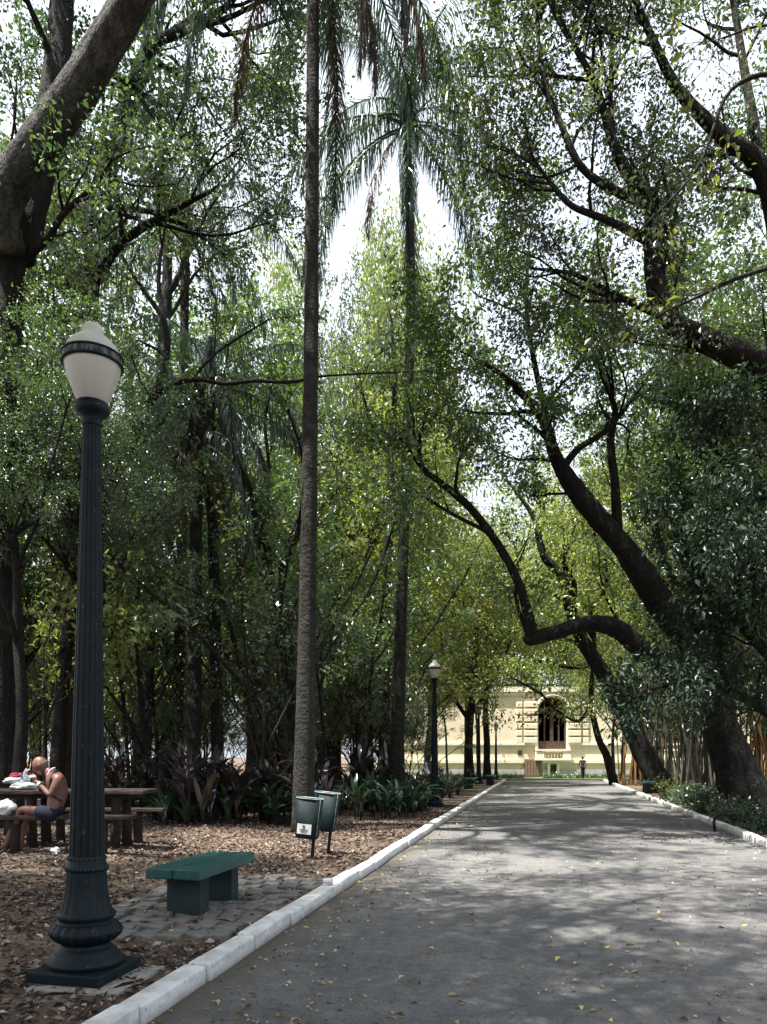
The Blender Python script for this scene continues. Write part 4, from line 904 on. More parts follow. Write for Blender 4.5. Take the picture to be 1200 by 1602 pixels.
for k, (px, Y, s) in enumerate([(585, 17.2, 1.1), (622, 17.6, 1.15), (655, 18.6, 1.05), (560, 16.2, 1.0), (640, 16.9, .8), (690, 21, .9), (606, 16.4, .75)]):
    p = at(px, Y); o = ti_plant(p, ['broad leaved dark green clump nearest the left of the second lamp, largest', 'arching green strap leaved clump just left of the second lamp', 'green strap leaved clump at the foot of the second lamp', 'green clump right behind the litter bins', 'low arching green clump at the edge of the bare earth', 'small green clump behind the second lamp', 'smallest green strap clump in front of the slim palm'][k],
        'broad green strap plants left of the second lamp', straps_g, 4, 30, .45 * s, 90 + k)
for k in range(26):
    Y = rs.uniform(16.6, 30); put(rs.choice(tg_list + tg_list + tp_list), 600 + 1200 * (AL + SL * Y - rs.uniform(.8, 2.6)) / Y, Y, rs.uniform(.65, 1.05))
for k in range(10):
    Y = 22 + k * 1.9; put(rs.choice(tg_list + tp_list), 600 + 1200 * (AL + SL * Y - rs.uniform(1.4, 2.4)) / Y, Y, rs.uniform(.6, .9))

def shrub(loc, label, group, r, h, n, m, seed, ln=(.07, .14), w=.5, name='shrub'):
    rg = np.random.default_rng(seed); o = thing(name, label, 'shrub', loc, 0, group)
    st = MB(); lf = MB(); cs = []
    for k in range(14):
        a = rg.uniform(0, 6.28); d = nrm(np.array([math.cos(a) * r, math.sin(a) * r, h]) * rg.uniform(.5, 1, 3)); L = h * rg.uniform(.6, 1.1)
        c = curve_from(rg, np.array([math.cos(a), math.sin(a), 0]) * rg.uniform(0, r * .5), d, L, 5, .2, .02); tube(st, c, np.linspace(.012, .004, 6), 4, cap=False); cs.append(c)
    st.build('stem', M['bark_mid'], o)
    C = np.array(cs); i = rg.integers(0, 14, n); t = rg.uniform(.8, 5, n); j = np.minimum(t.astype(int), 4); f = (t - j)[:, None]
    p = C[i, j] * (1 - f) + C[i, j + 1] * f + rg.normal(0, r * .2, (n, 3)); p[:, 2] = np.abs(p[:, 2])
    l_ = rg.uniform(*ln, n); leaves(lf, p, rg.normal(0, 1, (n, 3)) + np.array([0, 0, .2]), l_, l_ * w, rg, .8); lf.build('foliage', m, o, smooth=False); return o
GS = 'low green shrubs along the right kerb'
sh = [shrub((0, 0, 0), 'low dark green shrub along the right kerb', GS, .6, .75, 900, M['leaf_dark'], 200 + k) for k in range(2)]
for k, (u, s) in enumerate([(.7, 14.0), (1.4, 15.2), (.6, 15.6), (.7, 17.0), (1.5, 17.6), (.6, 18.4), (1.4, 19.4), (.7, 20.0), (.6, 21.4), (1.6, 21.8), (.8, 22.6), (1.0, 12.6), (2.2, 13.4), (2.6, 15.6)]):
    p = us(WID + u, s); px = 600 + 1200 * p[0] / p[1]; put(sh[k % 2], px, s, random.uniform(.75, 1.05))
p = us(WID + .45, 24.5); shrub((p[0], p[1], gxy(p[0], p[1])), 'small yellow green plant at the right kerb by the leaning tree', None, .25, .8, 220, M['leaf_lime'], 215)
# hedge strip in front of the building
for k in range(22):
    px = 700 + k * 14
    if 815 < px < 852: continue
    put(sh[k % 2], px, 62.5, .7 if k % 3 else .85, 'low clipped green shrub in front of the cream building', 'shrubs in front of the building')

# ------------------------------------------------------------------ street lamps
PXM = 1200 / 4.93
def lamp(loc, label):
    o = thing('street_lamp', label, 'street lamp', loc, 0, 'green cast iron lamps along the left kerb')
    h = lambda py: (1525 - py) / PXM
    r = lambda px: px / PXM
    pl = bevel_box_mesh('base_plate', (.50, .50, .07), .012); pl.materials.append(M['iron'])
    b = link('base_plate', pl, None, o); b.location = (0, 0, .035); b.rotation_euler = (0, 0, PATH_ROT)
    bs = MB(); lathe(bs, [(r(54), .07), (r(57), .09), (r(57), h(1500)), (r(53), h(1496)), (r(53), h(1493)), (r(47), h(1490)), (r(47), h(1486)), (r(40), h(1480)), (r(36), h(1476)), (r(37), h(1472)), (r(46), h(1468))], 48); bs.build('base_moulding', M['iron'], o)
    bu = MB(); prof = [(r(46 + 9 * math.sin(math.pi * k / 8)), h(1468 - 26 * k / 8)) for k in range(9)]
    n = 96; lathe(bu, prof, n, flute=lambda z: (.05, 22)); bu.build('gadrooned_bulb', M['iron'], o)
    co = MB(); lathe(co, [(r(46), h(1442)), (r(40), h(1440)), (r(40), h(1436)), (r(44), h(1433)), (r(44), h(1428)), (r(40), h(1424))], 48); co.build('collar', M['iron'], o)
    sk = MB(); lathe(sk, [(r(40), h(1425)), (r(36), h(1415)), (r(33), h(1400)), (r(31), h(1385)), (r(29.5), h(1362))], 96, flute=lambda z: (.045, 16)); sk.build('fluted_skirt', M['iron'], o)
    rg_ = MB(); lathe(rg_, [(r(28), h(1363)), (r(31.5), h(1361)), (r(31.5), h(1354)), (r(28.5), h(1351)), (r(27.5), h(1340)), (r(27), h(1338))], 48); ring = rg_.build('ring', M['iron'], o)
    bd = MB()
    for k in range(26):
        a = k * 2 * math.pi / 26; c = (r(27.8) * math.cos(a), r(27.8) * math.sin(a), h(1342))
        lathe(bd, [(.001, -.010), (.008, -.006), (.011, 0), (.008, .006), (.001, .010)], 6, c)
    for k in range(34):
        a = k * 2 * math.pi / 34; c = (r(31.5) * math.cos(a), r(31.5) * math.sin(a), h(1357.5)); lathe(bd, [(.001, -.012), (.012, 0), (.001, .012)], 6, c)
    tag(bd.build('beading', M['bench_leg'], ring), kind='stuff')
    sh_ = MB(); pr = [(r(26.5 - 13.0 * ((1338 - y) / 676) ** 1.05), h(y)) for y in np.linspace(1338, 664, 24)]
    lathe(sh_, pr, 128, flute=lambda z: (.10, 16)); sh_.build('fluted_shaft', M['iron'], o)
    cp = MB(); lathe(cp, [(r(14), h(668)), (r(15.5), h(666)), (r(15.5), h(662)), (r(14), h(660)), (r(16), h(655)), (r(22), h(649)), (r(26), h(645)), (r(26.5), h(638)), (r(24), h(636)), (r(24), h(632)), (r(20), h(631)), (.001, h(631))], 40); cp.build('capital', M['iron'], o)
    gl = MB(); lathe(gl, [(r(19), h(633)), (r(22), h(629)), (r(27), h(620)), (r(33), h(606)), (r(37.5), h(593)), (r(40.5), h(583)), (r(42), h(576)), (r(42.3), h(569))], 40); g = gl.build('globe', M['globe'], o)
    sm = g.modifiers.new('solid', 'SOLIDIFY'); sm.thickness = .005
    bn = MB(); lathe(bn, [(r(42.3), h(574)), (r(44.5), h(573)), (r(45.2), h(571)), (r(44.8), h(569)), (r(44.8), h(562)), (r(45.2), h(560)), (r(44.2), h(558)), (r(41), h(557))], 48); bn.build('band', M['grey_trim'], o)
    for yy in (572, 559):
        rm = MB(); tube(rm, [(r(45) * math.cos(a), r(45) * math.sin(a), h(yy)) for a in np.linspace(0, 2 * math.pi, 49)], .008, 6, cap=False); rm.build('rim', M['iron'], o)
    ld = MB(); lathe(ld, [(r(42.5), h(559)), (r(41.5), h(553)), (r(38), h(544)), (r(31), h(536)), (r(24), h(530)), (r(19), h(526.5)), (r(16.5), h(524.5)), (r(16.5), h(521)), (r(15.5), h(514)), (r(13), h(510)), (r(8), h(507.5)), (r(4), h(506.7)), (.001, h(506.5))], 40); ld.build('lid', M['globe'], o)
    return o
LY = (EYE - .08) * 1200 / 341; LSC = LY / 4.93
lp = np.array([(134 - 600) / 1200 * LY, LY, .08])
L1 = lamp(lp, 'dark green fluted street lamp in the left foreground on a concrete slab'); L1.rotation_euler = (0, R(.65), 0); L1.scale = (LSC,) * 3
slab_me = bevel_box_mesh('concrete_slab', (.58, .58, .2), .015, .006); slab_me.materials.append(M['concrete'])
sl = link('concrete_slab', slab_me); sl.location = (lp[0] + .09, lp[1] - .03, -.021); sl.rotation_euler = (0, 0, PATH_ROT); tag(sl, 'pale concrete slab under the foreground street lamp', 'slab')
for px, Y, lab in ((680, 20.6, 'second lamp along the kerb, standing among the strap leaved plants'), (749, 37.5, 'third lamp along the kerb, half hidden by light green leaves'), (776, 52, 'farthest lamp along the kerb, thin against the cream building')):
    copy_thing(L1, at(px, Y), 0, LSC, lab)

# ------------------------------------------------------------------ benches
def bench(loc, rz, label):
    o = thing('bench', label, 'bench', loc, rz, 'green slab benches along the path')
    for k, x in enumerate((-.122, .122)):
        me = bevel_box_mesh('plank', (.236, 1.22, .085), .012, .004); me.materials.append(M['bench'])
        p = link('plank', me, None, o); p.location = (x, 0, .415 + random.uniform(-.002, .003)); p.rotation_euler = (random.uniform(-.004, .004), 0, 0)
    for y in (-.33, .33):
        me = bevel_box_mesh('leg', (.31, .17, .47), .012, .005); me.materials.append(M['bench_leg'])
        l = link('leg', me, None, o); l.location = (0, y, .137)
    return o
bc = us(-.2, 0); pB = np.array([-1.555, 6.48]) * .9333 / .9333
A_, B_, C_ = [np.array(((px - 600) / 1200 * Y, Y)) for px, Y in ((228, .95 * 1200 / 171), (312, .95 * 1200 / 176), (400, .95 * 1200 / 149))]
A_, B_, C_ = [v * ((EYE - .49) / .95) for v in (A_, B_, C_)]
ctr = (A_ + C_) / 2
b1 = bench((ctr[0], ctr[1], gxy(ctr[0], ctr[1]) - .035), PATH_ROT, 'weathered teal green bench on the stone setts in the foreground')
for px, py, lab, rz in ((655, 1268, 'dark bench beside the second lamp', 0), (733, 1234, 'dark bench beyond the second lamp by the kerbside tree', 0), (767, 1228, 'small far bench close to the farthest lamp', 0), (1014, 1241, 'dark bench at the foot of the leaning tree on the right side', 0)):
    p = G(px, py); copy_thing(b1, (p[0], p[1], p[2]), PATH_ROT, 1, lab)

# ------------------------------------------------------------------ litter bins
def litter_bin(loc, rz, label, tilt, sticker=True):
    o = thing('litter_bin', label, 'litter bin', loc, rz, 'green litter bins on posts')
    o.rotation_euler = Euler((0, tilt, rz)); o.scale = (.87, .87, .87)
    n = 40; sh = MB()
    def ringv(rx, ry, z):
        a = np.arange(n) * 2 * np.pi / n; e = .55
        x = rx * np.sign(np.cos(a)) * np.abs(np.cos(a)) ** e; y = ry * np.sign(np.sin(a)) * np.abs(np.sin(a)) ** e
        return np.stack([x, y, np.full(n, z)], 1)
    prof = [(.01, .01, .34), (.16, .11, .34), (.170, .12, .36), (.195, .14, .93), (.182, .128, .93), (.160, .108, .37), (.01, .01, .37)]
    V = np.concatenate([ringv(*p) for p in prof]); m = len(prof); idx = np.arange(m * n).reshape(m, n)
    q = np.stack([idx[:-1], np.roll(idx[:-1], -1, 1), np.roll(idx[1:], -1, 1), idx[1:]], -1).reshape(-1, 4)
    sh.add(V, q); sh.build('bin_shell', M['bin'], o)
    rm = MB(); rv = ringv(.194, .139, .935); tube(rm, np.concatenate([rv, rv[:1]]), .010, 6, cap=False); rm.build('rim', M['bin_edge'], o)
    ps = MB(); box(ps, (.06, .155, .45), (.045, .03, 1.1)); ps.build('post', M['bin'], o, smooth=False)
    sd = MB(); tube(sd, [(.168, -.088, .37), (.192, -.104, .92)], .006, 5); sd.build('edge_strip', M['bin_edge'], o)
    if sticker:
        s_ = MB(); xs_ = np.linspace(-.125, .095, 8)
        V = []; 
        for x in xs_:
            for z in (.41, .56):
                ry = .12 + .02 * (z - .36) / .57; V.append((x, -ry * (1 - abs(x / .19) ** 3.6) ** .28 - .004, z))
        s_.add(V, [(2 * k, 2 * k + 2, 2 * k + 3, 2 * k + 1) for k in range(7)]); st = s_.build('sticker', M['sticker'], o)
        ik = MB(); yf = -.1305
        a = np.linspace(0, 2 * np.pi, 13)[:-1]
        V = [(-.02 + .019 * math.cos(t), yf - .004, .522 + .022 * math.sin(t)) for t in a] + [(-.02 + .019 * math.cos(t), yf, .522 + .022 * math.sin(t)) for t in a]
        V += [(-.02, yf - .004, .522)]
        ik.add(V, [(k, (k + 1) % 12, 12 + (k + 1) % 12, 12 + k) for k in range(12)], [(24, k, (k + 1) % 12) for k in range(12)])
        for x, w_, z, hh in ((-.062, .03, .476, .012), (-.03, .022, .476, .010), (.004, .034, .475, .012), (.034, .016, .476, .010), (-.02, .03, .49, .006), (-.02, .09, .452, .004)):
            box(ik, (x, yf - .001, z), (w_, .006, hh))
        ik.build('emblem', M['ink'], st, smooth=False)
    return o
pb = G(486, 1342); 
litter_bin((pb[0] - .06, pb[1] - .15, pb[2] - .02), R(-12), 'green litter bin with a white sticker, the nearer of the two', R(5.0))
litter_bin((pb[0] + .12, pb[1] + .36, pb[2] + .03), R(-12), 'green litter bin without sticker, behind the stickered one', R(6.0), False)

# ------------------------------------------------------------------ picnic table
TY = 10.95
tx0, tx1 = (-60 - 600) / 1200 * TY, (236 - 600) / 1200 * TY
tc = np.array([(tx0 + tx1) / 2, TY, gxy((tx0 + tx1) / 2, TY)]); TL = tx1 - tx0
tb = thing('picnic_table', 'dark log picnic table with plank benches behind the foreground lamp', 'picnic table', tc)
for k in range(3):
    me = bevel_box_mesh('top_plank', (TL, .235, .055), .01, .006); me.materials.append(M['log'])
    p = link('top_plank', me, None, tb); p.location = (0, (k - 1) * .242, .775)
ap = MB(); box(ap, (0, 0, .715), (TL - .5, .5, .055)); ap.build('apron', M['log'], tb, smooth=False)
for sd in (-1, 1):
    me = bevel_box_mesh('seat_plank', (TL, .26, .055), .01, .006); me.materials.append(M['log'])
    p = link('seat_plank', me, None, tb); p.location = (0, sd * .72, .465)
for x in (-TL / 2 + .35, -.25, TL / 2 - .42):
    for y in (-.22, .22):
        lg = MB(); tube(lg, [(x + random.uniform(-.02, .02), y, -.08), (x, y, .35), (x, y, .70)], [.075, .07, .068], 12, rough=.02); lg.build('leg', M['log'], tb)
    for y in (-.72, .72):
        lg = MB(); tube(lg, [(x + random.uniform(-.02, .02), y, -.08), (x, y, .44)], [.07, .066], 12, rough=.02); lg.build('bench_leg', M['log'], tb)
    cb = MB(); tube(cb, [(x, -.72, .40), (x, .72, .40)], .04, 8); cb.build('crossbar', M['log'], tb)

# things on the table and bench
def lump(name, label, cat, loc, s, m, seed, fold=.35, group=None):
    bm = bmesh.new(); bmesh.ops.create_icosphere(bm, subdivisions=4, radius=1)
    from mathutils import noise
    for v in bm.verts:
        d = noise.noise(v.co * 1.8 + Vector((seed, 0, 0))) * fold + noise.noise(v.co * 4.5 + Vector((0, seed, 0))) * fold * .5
        v.co = v.co * (1 + d); v.co.z = max(v.co.z, -.75) + .75
        v.co = Vector((v.co.x * s[0], v.co.y * s[1], v.co.z * s[2]))
    me = bpy.data.meshes.new(name); bm.to_mesh(me); bm.free()
    for p in me.polygons: p.use_smooth = True
    o = link(name, me, m); o.location = loc; return tag(o, label, cat, group)
tz = tc[2] + .805
def tp(px, dy, z=0): return ((px - 600) / 1200 * (TY + dy), TY + dy, tz + z)
lump('folded_cloth', 'folded pale grey cloth bundle lying on the picnic table', 'cloth', tp(36, -.1), (.19, .14, .06), M['grey_cloth'], 3, .2)
lump('plastic_bag', 'white plastic bag on top of the grey cloth on the table', 'bag', tp(24, -.02, .085), (.16, .11, .05), M['white_plastic'], 9, .4)
lump('red_cloth', 'red cloth in the pile on the picnic table', 'cloth', tp(26, .05, .15), (.09, .08, .05), M['red_cloth'], 14, .4)
lump('blue_cloth', 'small blue cloth next to the red one on the table', 'cloth', tp(37, .0, .15), (.05, .05, .04), M['blue_cloth'], 19, .3)
lump('paper_wrapper', 'crumpled white paper wrapper standing up by the man\'s hands', 'wrapper', tp(42, -.05, .13), (.05, .03, .09), M['white_plastic'], 21, .5)
bgx = (6 - 600) / 1200 * (TY - .72)
lump('carrier_bag', 'crumpled white carrier bag on the near picnic seat', 'bag', (bgx, TY - .72, tc[2] + .494), (.17, .12, .11), M['white_plastic'], 26, .45)
pw = G(87, 1338); lump('paper_scrap', 'white paper scrap on the leaf litter near the lamp', 'paper', (pw[0], pw[1], pw[2] + .005), (.05, .04, .05), M['white_plastic'], 31, .5)
# paper cup lying on the kerb
pc = us(-.13, 7.72); cu = MB(); lathe(cu, [(.001, 0), (.027, 0), (.036, .095), (.038, .097), (.034, .093), (.026, .004), (.001, .004)], 20)
cup = cu.build('paper_cup', M['white_plastic']); cup.location = (pc[0], pc[1], .148); cup.rotation_euler = (0, R(94), R(12)); tag(cup, 'white paper cup lying on the kerb by the stone setts', 'cup')
# fallen sticks
def stick(pts, r, label, name='fallen_branch'):
    pts = np.array(pts); mb = MB(); tube(mb, spline(pts, 4), np.linspace(r, r * .4, len(spline(pts, 4))), 7, rough=.05); o = mb.build(name, M['bark_pale'] if 'pale' in label else M['bark'], None, pts[0]); o.location = pts[0]; return tag(o, label, 'branch')
a, b, c = G(222, 1338), G(232, 1343), G(246, 1344); stick([a + [0, 0, .02], b + [0, 0, .04], c + [0, 0, .02]], .022, 'pale broken stick lying near the picnic table')
a, b = G(33, 1399), G(62, 1405); stick([a + [0, 0, .02], (a + b) / 2 + [0, 0, .04], b + [0, 0, .02]], .025, 'pale flat bark piece on the leaf litter at the left edge')
pr = us(WID, 14.6)
stick([pr + [-.28, -.3, .02], pr + [-.22, -.15, .22], pr + [0, 0, .3], pr + [.25, .2, .26], pr + [.5, .3, .3]], .03, 'dark dead branch arching over the right kerb')

# ------------------------------------------------------------------ people
def skin_mesh(joints, bones, root, sub=2):
    names = list(joints); me = bpy.data.meshes.new('tmp')
    me.from_pydata([tuple(joints[n][0]) for n in names], [(names.index(a), names.index(b)) for a, b in bones], [])
    ob = bpy.data.objects.new('tmp', me); COL.objects.link(ob)
    sk = ob.modifiers.new('skin', 'SKIN'); sk.use_smooth_shade = True
    roots = root if isinstance(root, (list, tuple)) else [root]
    for i, n in enumerate(names):
        d = me.skin_vertices[0].data[i]; r = joints[n][1]; d.radius = (r, r) if np.isscalar(r) else r; d.use_root = n in roots
    s = ob.modifiers.new('sub', 'SUBSURF'); s.levels = sub; s.render_levels = sub
    dg = bpy.context.evaluated_depsgraph_get(); ev = ob.evaluated_get(dg); m2 = bpy.data.meshes.new_from_object(ev)
    bpy.data.objects.remove(ob); bpy.data.meshes.remove(me); return m2

def head_geo(c, fwd, up, k=1.):
    """a head with brow, nose, eye hollows, mouth, chin and ears"""
    bm = bmesh.new(); bmesh.ops.create_uvsphere(bm, u_segments=40, v_segments=28, radius=1)
    for v in bm.verts:
        x, y, z = v.co                                     # x forward, y side, z up
        X, Yv, Z = x * .098, y * .076, z * .118
        if z < 0: Yv *= 1 - .28 * (-z) ** 1.3; X = X * (1 - .12 * -z) + (.012 * -z if x > 0 else -.0)
        if x < 0 and z < 0: X *= 1 - .25 * -z
        if x > .3:
            g = lambda y0, z0, sy, sz: math.exp(-((y - y0) / sy) ** 2 - ((z - z0) / sz) ** 2)
            X += .026 * g(0, -.2, .13, .13) + .014 * g(0, .0, .1, .18) + .008 * g(0, .2, .5, .1) - .010 * (g(.36, .05, .16, .1) + g(-.36, .05, .16, .1)) + .007 * g(0, -.47, .25, .06) - .004 * g(0, -.53, .25, .03) + .008 * g(0, -.85, .3, .2)
        e = math.exp(-((x + .05) / .13) ** 2 - ((z + .05) / .24) ** 2)
        if abs(y) > .8: Yv += math.copysign(.018 * e, y)
        v.co = Vector((X, Yv, Z))
    f = nrm(np.array(fwd, float)); u = np.array(up, float); u = nrm(u - f * np.dot(u, f)); s = np.cross(u, f)
    Rm = np.stack([f, s, u], 1)
    V = np.array([v.co[:] for v in bm.verts]) * k @ Rm.T + np.array(c); F = [[v.index for v in fc.verts] for fc in bm.faces]; bm.free()
    return V, F, Rm

def finger_chains(J, Bn, pre, wrist, palm, out, spread, curl, k=1.):
    """five unequal bent fingers, each its own chain rooted in the palm"""
    out = nrm(out); spread = nrm(spread - out * np.dot(out, spread)); curl = nrm(curl); roots = []
    for i, ln in enumerate((.072, .08, .075, .06)):
        b = palm + spread * (.028 - .019 * i) + out * .01; d = nrm(out + curl * .45); n0 = f'{pre}f{i}0'
        J[n0] = (b, .010 * k); roots.append(n0); prev = n0; p = b
        for s_ in range(3):
            p = p + d * ln / 2.4 * (1, .8, .65)[s_]; d = nrm(d + curl * .55); n = f'{pre}f{i}{s_+1}'; J[n] = (p, (.0095, .0085, .0075)[s_] * k); Bn.append((prev, n)); prev = n
    n0 = pre + 'th0'; b = palm - out * .035 + spread * .02; J[n0] = (b, .012 * k); roots.append(n0); d = nrm(spread * .8 + out * .5 + curl * .3); prev = n0; p = b
    for s_ in range(3):
        p = p + d * (.034, .03, .024)[s_]; d = nrm(d + out * .35 + curl * .2); n = f'{pre}th{s_+1}'; J[n] = (p, (.012, .010, .009)[s_] * k); Bn.append((prev, n)); prev = n
    return roots

def person(name, label, base, J, Bn, root, head, fwd, up, skin, extra_roots=(), hk=1.):
    o = thing(name, label, 'person', base)
    sm = skin_mesh(J, Bn, [root] + list(extra_roots))
    n = len(sm.vertices); co = np.empty(n * 3, np.float32); sm.vertices.foreach_get('co', co); F = [list(p.vertices) for p in sm.polygons]
    V, F2, Rm = head_geo(head, fwd, up, hk)
    allv = np.concatenate([co.reshape(-1, 3), V]) - np.array(base); F += [[i + n for i in f] for f in F2]
    me = bpy.data.meshes.new('body'); me.from_pydata([tuple(v) for v in allv], [], F)
    for p in me.polygons: p.use_smooth = True
    link('body', me, skin, o); bpy.data.meshes.remove(sm)
    return o, Rm

# the man on the picnic seat, eating, bare chested
MY = TY - .72
seat_z = tc[2] + .494
def mp(px, py, dy=0): return P(px, py, MY + dy)
dz = seat_z + .085 - mp(0, 1279)[2]
def q_(px, py, dy=0): return mp(px, py, dy) + np.array([0, 0, dz * .6])
J = {}; Bn = []
J['pelvis'] = (q_(88, 1279), (.165, .125)); J['belly'] = (q_(90, 1262), (.15, .125)); J['chest'] = (q_(91, 1240), (.165, .13)); J['upper'] = (q_(87, 1226), (.12, .10)); J['neck'] = (q_(78, 1217), .06); J['skull'] = (q_(70, 1211), .06)
Bn += [('pelvis', 'belly'), ('belly', 'chest'), ('chest', 'upper'), ('upper', 'neck'), ('neck', 'skull')]
for s, sg in (('l', -1), ('r', 1)):
    J[s + 'sh'] = (q_(92 if s == 'l' else 86, 1226, .17 * sg), .068); Bn.append(('upper', s + 'sh'))
    J[s + 'el'] = (q_(79 if s == 'l' else 68, 1254 if s == 'l' else 1250, .24 * sg), .046); Bn.append((s + 'sh', s + 'el'))
    J[s + 'wr'] = (q_(61 if s == 'l' else 56, 1234 if s == 'l' else 1224, .09 * sg), .028); Bn.append((s + 'el', s + 'wr'))
    J[s + 'pa'] = (q_(54 if s == 'l' else 49, 1230 if s == 'l' else 1219, .05 * sg), (.034, .02)); Bn.append((s + 'wr', s + 'pa'))
    J[s + 'hip'] = (q_(80, 1282, .1 * sg), .095); Bn.append(('pelvis', s + 'hip'))
J['lkn'] = (q_(33, 1274, -.02), .058); J['lcf'] = (q_(24, 1296, -.01), .052); J['lan'] = (q_(9, 1330, -.02), .034); J['lto'] = (q_(-4, 1340, -.02), (.035, .022))
J['rkn'] = (q_(40, 1287, .08), .06); J['rcf'] = (q_(35, 1306, .08), .053); foot = G(29, 1347); foot = np.array([q_(28, 1340, .05)[0], MY + .05, gxy(0, MY) + .05])
J['ran'] = (foot + [0, 0, .05], .035); J['rto'] = (foot + [-.15, -.02, -.01], (.036, .022))
Bn += [('lhip', 'lkn'), ('lkn', 'lcf'), ('lcf', 'lan'), ('lan', 'lto'), ('rhip', 'rkn'), ('rkn', 'rcf'), ('rcf', 'ran'), ('ran', 'rto')]
rts = []
for s, sg in (('l', -1), ('r', 1)):
    d = nrm(J[s + 'pa'][0] - J[s + 'wr'][0]); rts += finger_chains(J, Bn, s, J[s + 'wr'][0], J[s + 'pa'][0], d, np.array([0, .3 * sg, 1.]), np.array([.2, -.8 * sg, -.2]))
fw = np.array([-1, -.12, -.55]); head_c = q_(64, 1206)
man, Rm = person('person', 'bald bare chested man in navy shorts sitting hunched on the picnic seat, eating', mp(88, 1279), J, Bn, 'pelvis', head_c, fw, (-.4, 0, 1), M['skin'], rts, 1.05)
mb_ = np.array(mp(88, 1279))
jj = {k: J[k] for k in ('pelvis',)}
SJ = {'w': (J['belly'][0] * .55 + J['pelvis'][0] * .45, (.17, .14)), 'p': (J['pelvis'][0], (.178, .14)), 'l0': (J['lhip'][0], .115), 'l1': (J['lhip'][0] * .45 + J['lkn'][0] * .55, .092), 'r0': (J['rhip'][0], .115), 'r1': (J['rhip'][0] * .42 + J['rkn'][0] * .58, .094)}
sm = skin_mesh(SJ, [('w', 'p'), ('p', 'l0'), ('l0', 'l1'), ('p', 'r0'), ('r0', 'r1')], 'p'); sm.transform(Matrix.Translation(Vector(-mb_))); link('shorts', sm, M['shorts'], man)
# fringe of white hair, beard, eyes, strap, sandals
def cap_shell(c, Rm, k, cond, off, m, name, par, base):
    V, F, _ = head_geo((0, 0, 0), (1, 0, 0), (0, 0, 1), k); keep = [f for f in F if all(cond(*(V[i] / (np.array([.098, .076, .118]) * k))) for i in f)]
    used_ = sorted({i for f in keep for i in f}); mpi = {i: j for j, i in enumerate(used_)}
    V2 = V[used_] * (1 + off) @ Rm.T + np.array(c) - np.array(base)
    me = bpy.data.meshes.new(name); me.from_pydata([tuple(v) for v in V2], [], [[mpi[i] for i in f] for f in keep]); o = link(name, me, m, par)
    s = o.modifiers.new('thick', 'SOLIDIFY'); s.thickness = .008; s.offset = -1
    for p in me.polygons: p.use_smooth = True
    return o
cap_shell(head_c, Rm, 1.05, lambda x, y, z: x < .1 and -.55 < z < .3 and abs(y) > .0 and not (abs(y) > .93 and -.25 < x), .02, M['cropped_hair'], 'hair', man, mb_)
cap_shell(head_c, Rm, 1.05, lambda x, y, z: x > .25 and z < -.5, .05, M['grey_beard'], 'beard', man, mb_)
ey = MB()
for sd in (-1, 1): lathe(ey, [(.001, -.011), (.008, -.006), (.011, 0), (.008, .006), (.001, .011)], 10, head_c + Rm @ np.array([.082, .028 * sd, .008]) - mb_)
ey.build('eyes', M['eye'], man)
stp = spline([q_(96, 1262, -.1), q_(80, 1248, -.16), q_(79, 1228, -.15), q_(87, 1215, -.09), q_(95, 1222, .02), q_(104, 1245, .04)], 5) - mb_
sb = MB(); tube(sb, stp, .018, 6); sb.build('shoulder_strap', M['black_cloth'], man)
cl = MB(); tube(cl, spline([q_(74, 1222, -.075), q_(80, 1213, -.075), q_(85, 1210, -.03), q_(86, 1211, .03)], 5) - mb_, .012, 6); cl.build('neck_cord', M['white_plastic'], man)
for nm, p in (('l', J['lto'][0] + np.array([.04, 0, -.035])), ('r', foot + np.array([-.08, -.01, -.04]))):
    me = bevel_box_mesh('sandal', (.27, .095, .022), .008); so = link('sandal', me, M['black_cloth'], man); so.location = p - mb_
    so.rotation_euler = (0, R(-38) if nm == 'l' else 0, R(5))
pch = lump('pouch', None, None, (0, 0, 0), (.05, .05, .08), M['black_cloth'], 51, .15); pch.parent = man; pch.location = Vector(q_(66, 1247, -.1) - mb_)
wt = MB(); tube(wt, [J['lwr'][0] - mb_ + d * nrm(J['lel'][0] - J['lwr'][0]) for d in (.01, .045)], .036, 10); wt.build('wristwatch', M['white_plastic'], man)
# food in the hands
fd = lump('sandwich', 'small wrapped snack held in the man\'s hands', 'food', (q_(52, 1224)[0], MY, q_(52, 1226)[2]), (.045, .03, .025), M['white_plastic'], 41, .3)

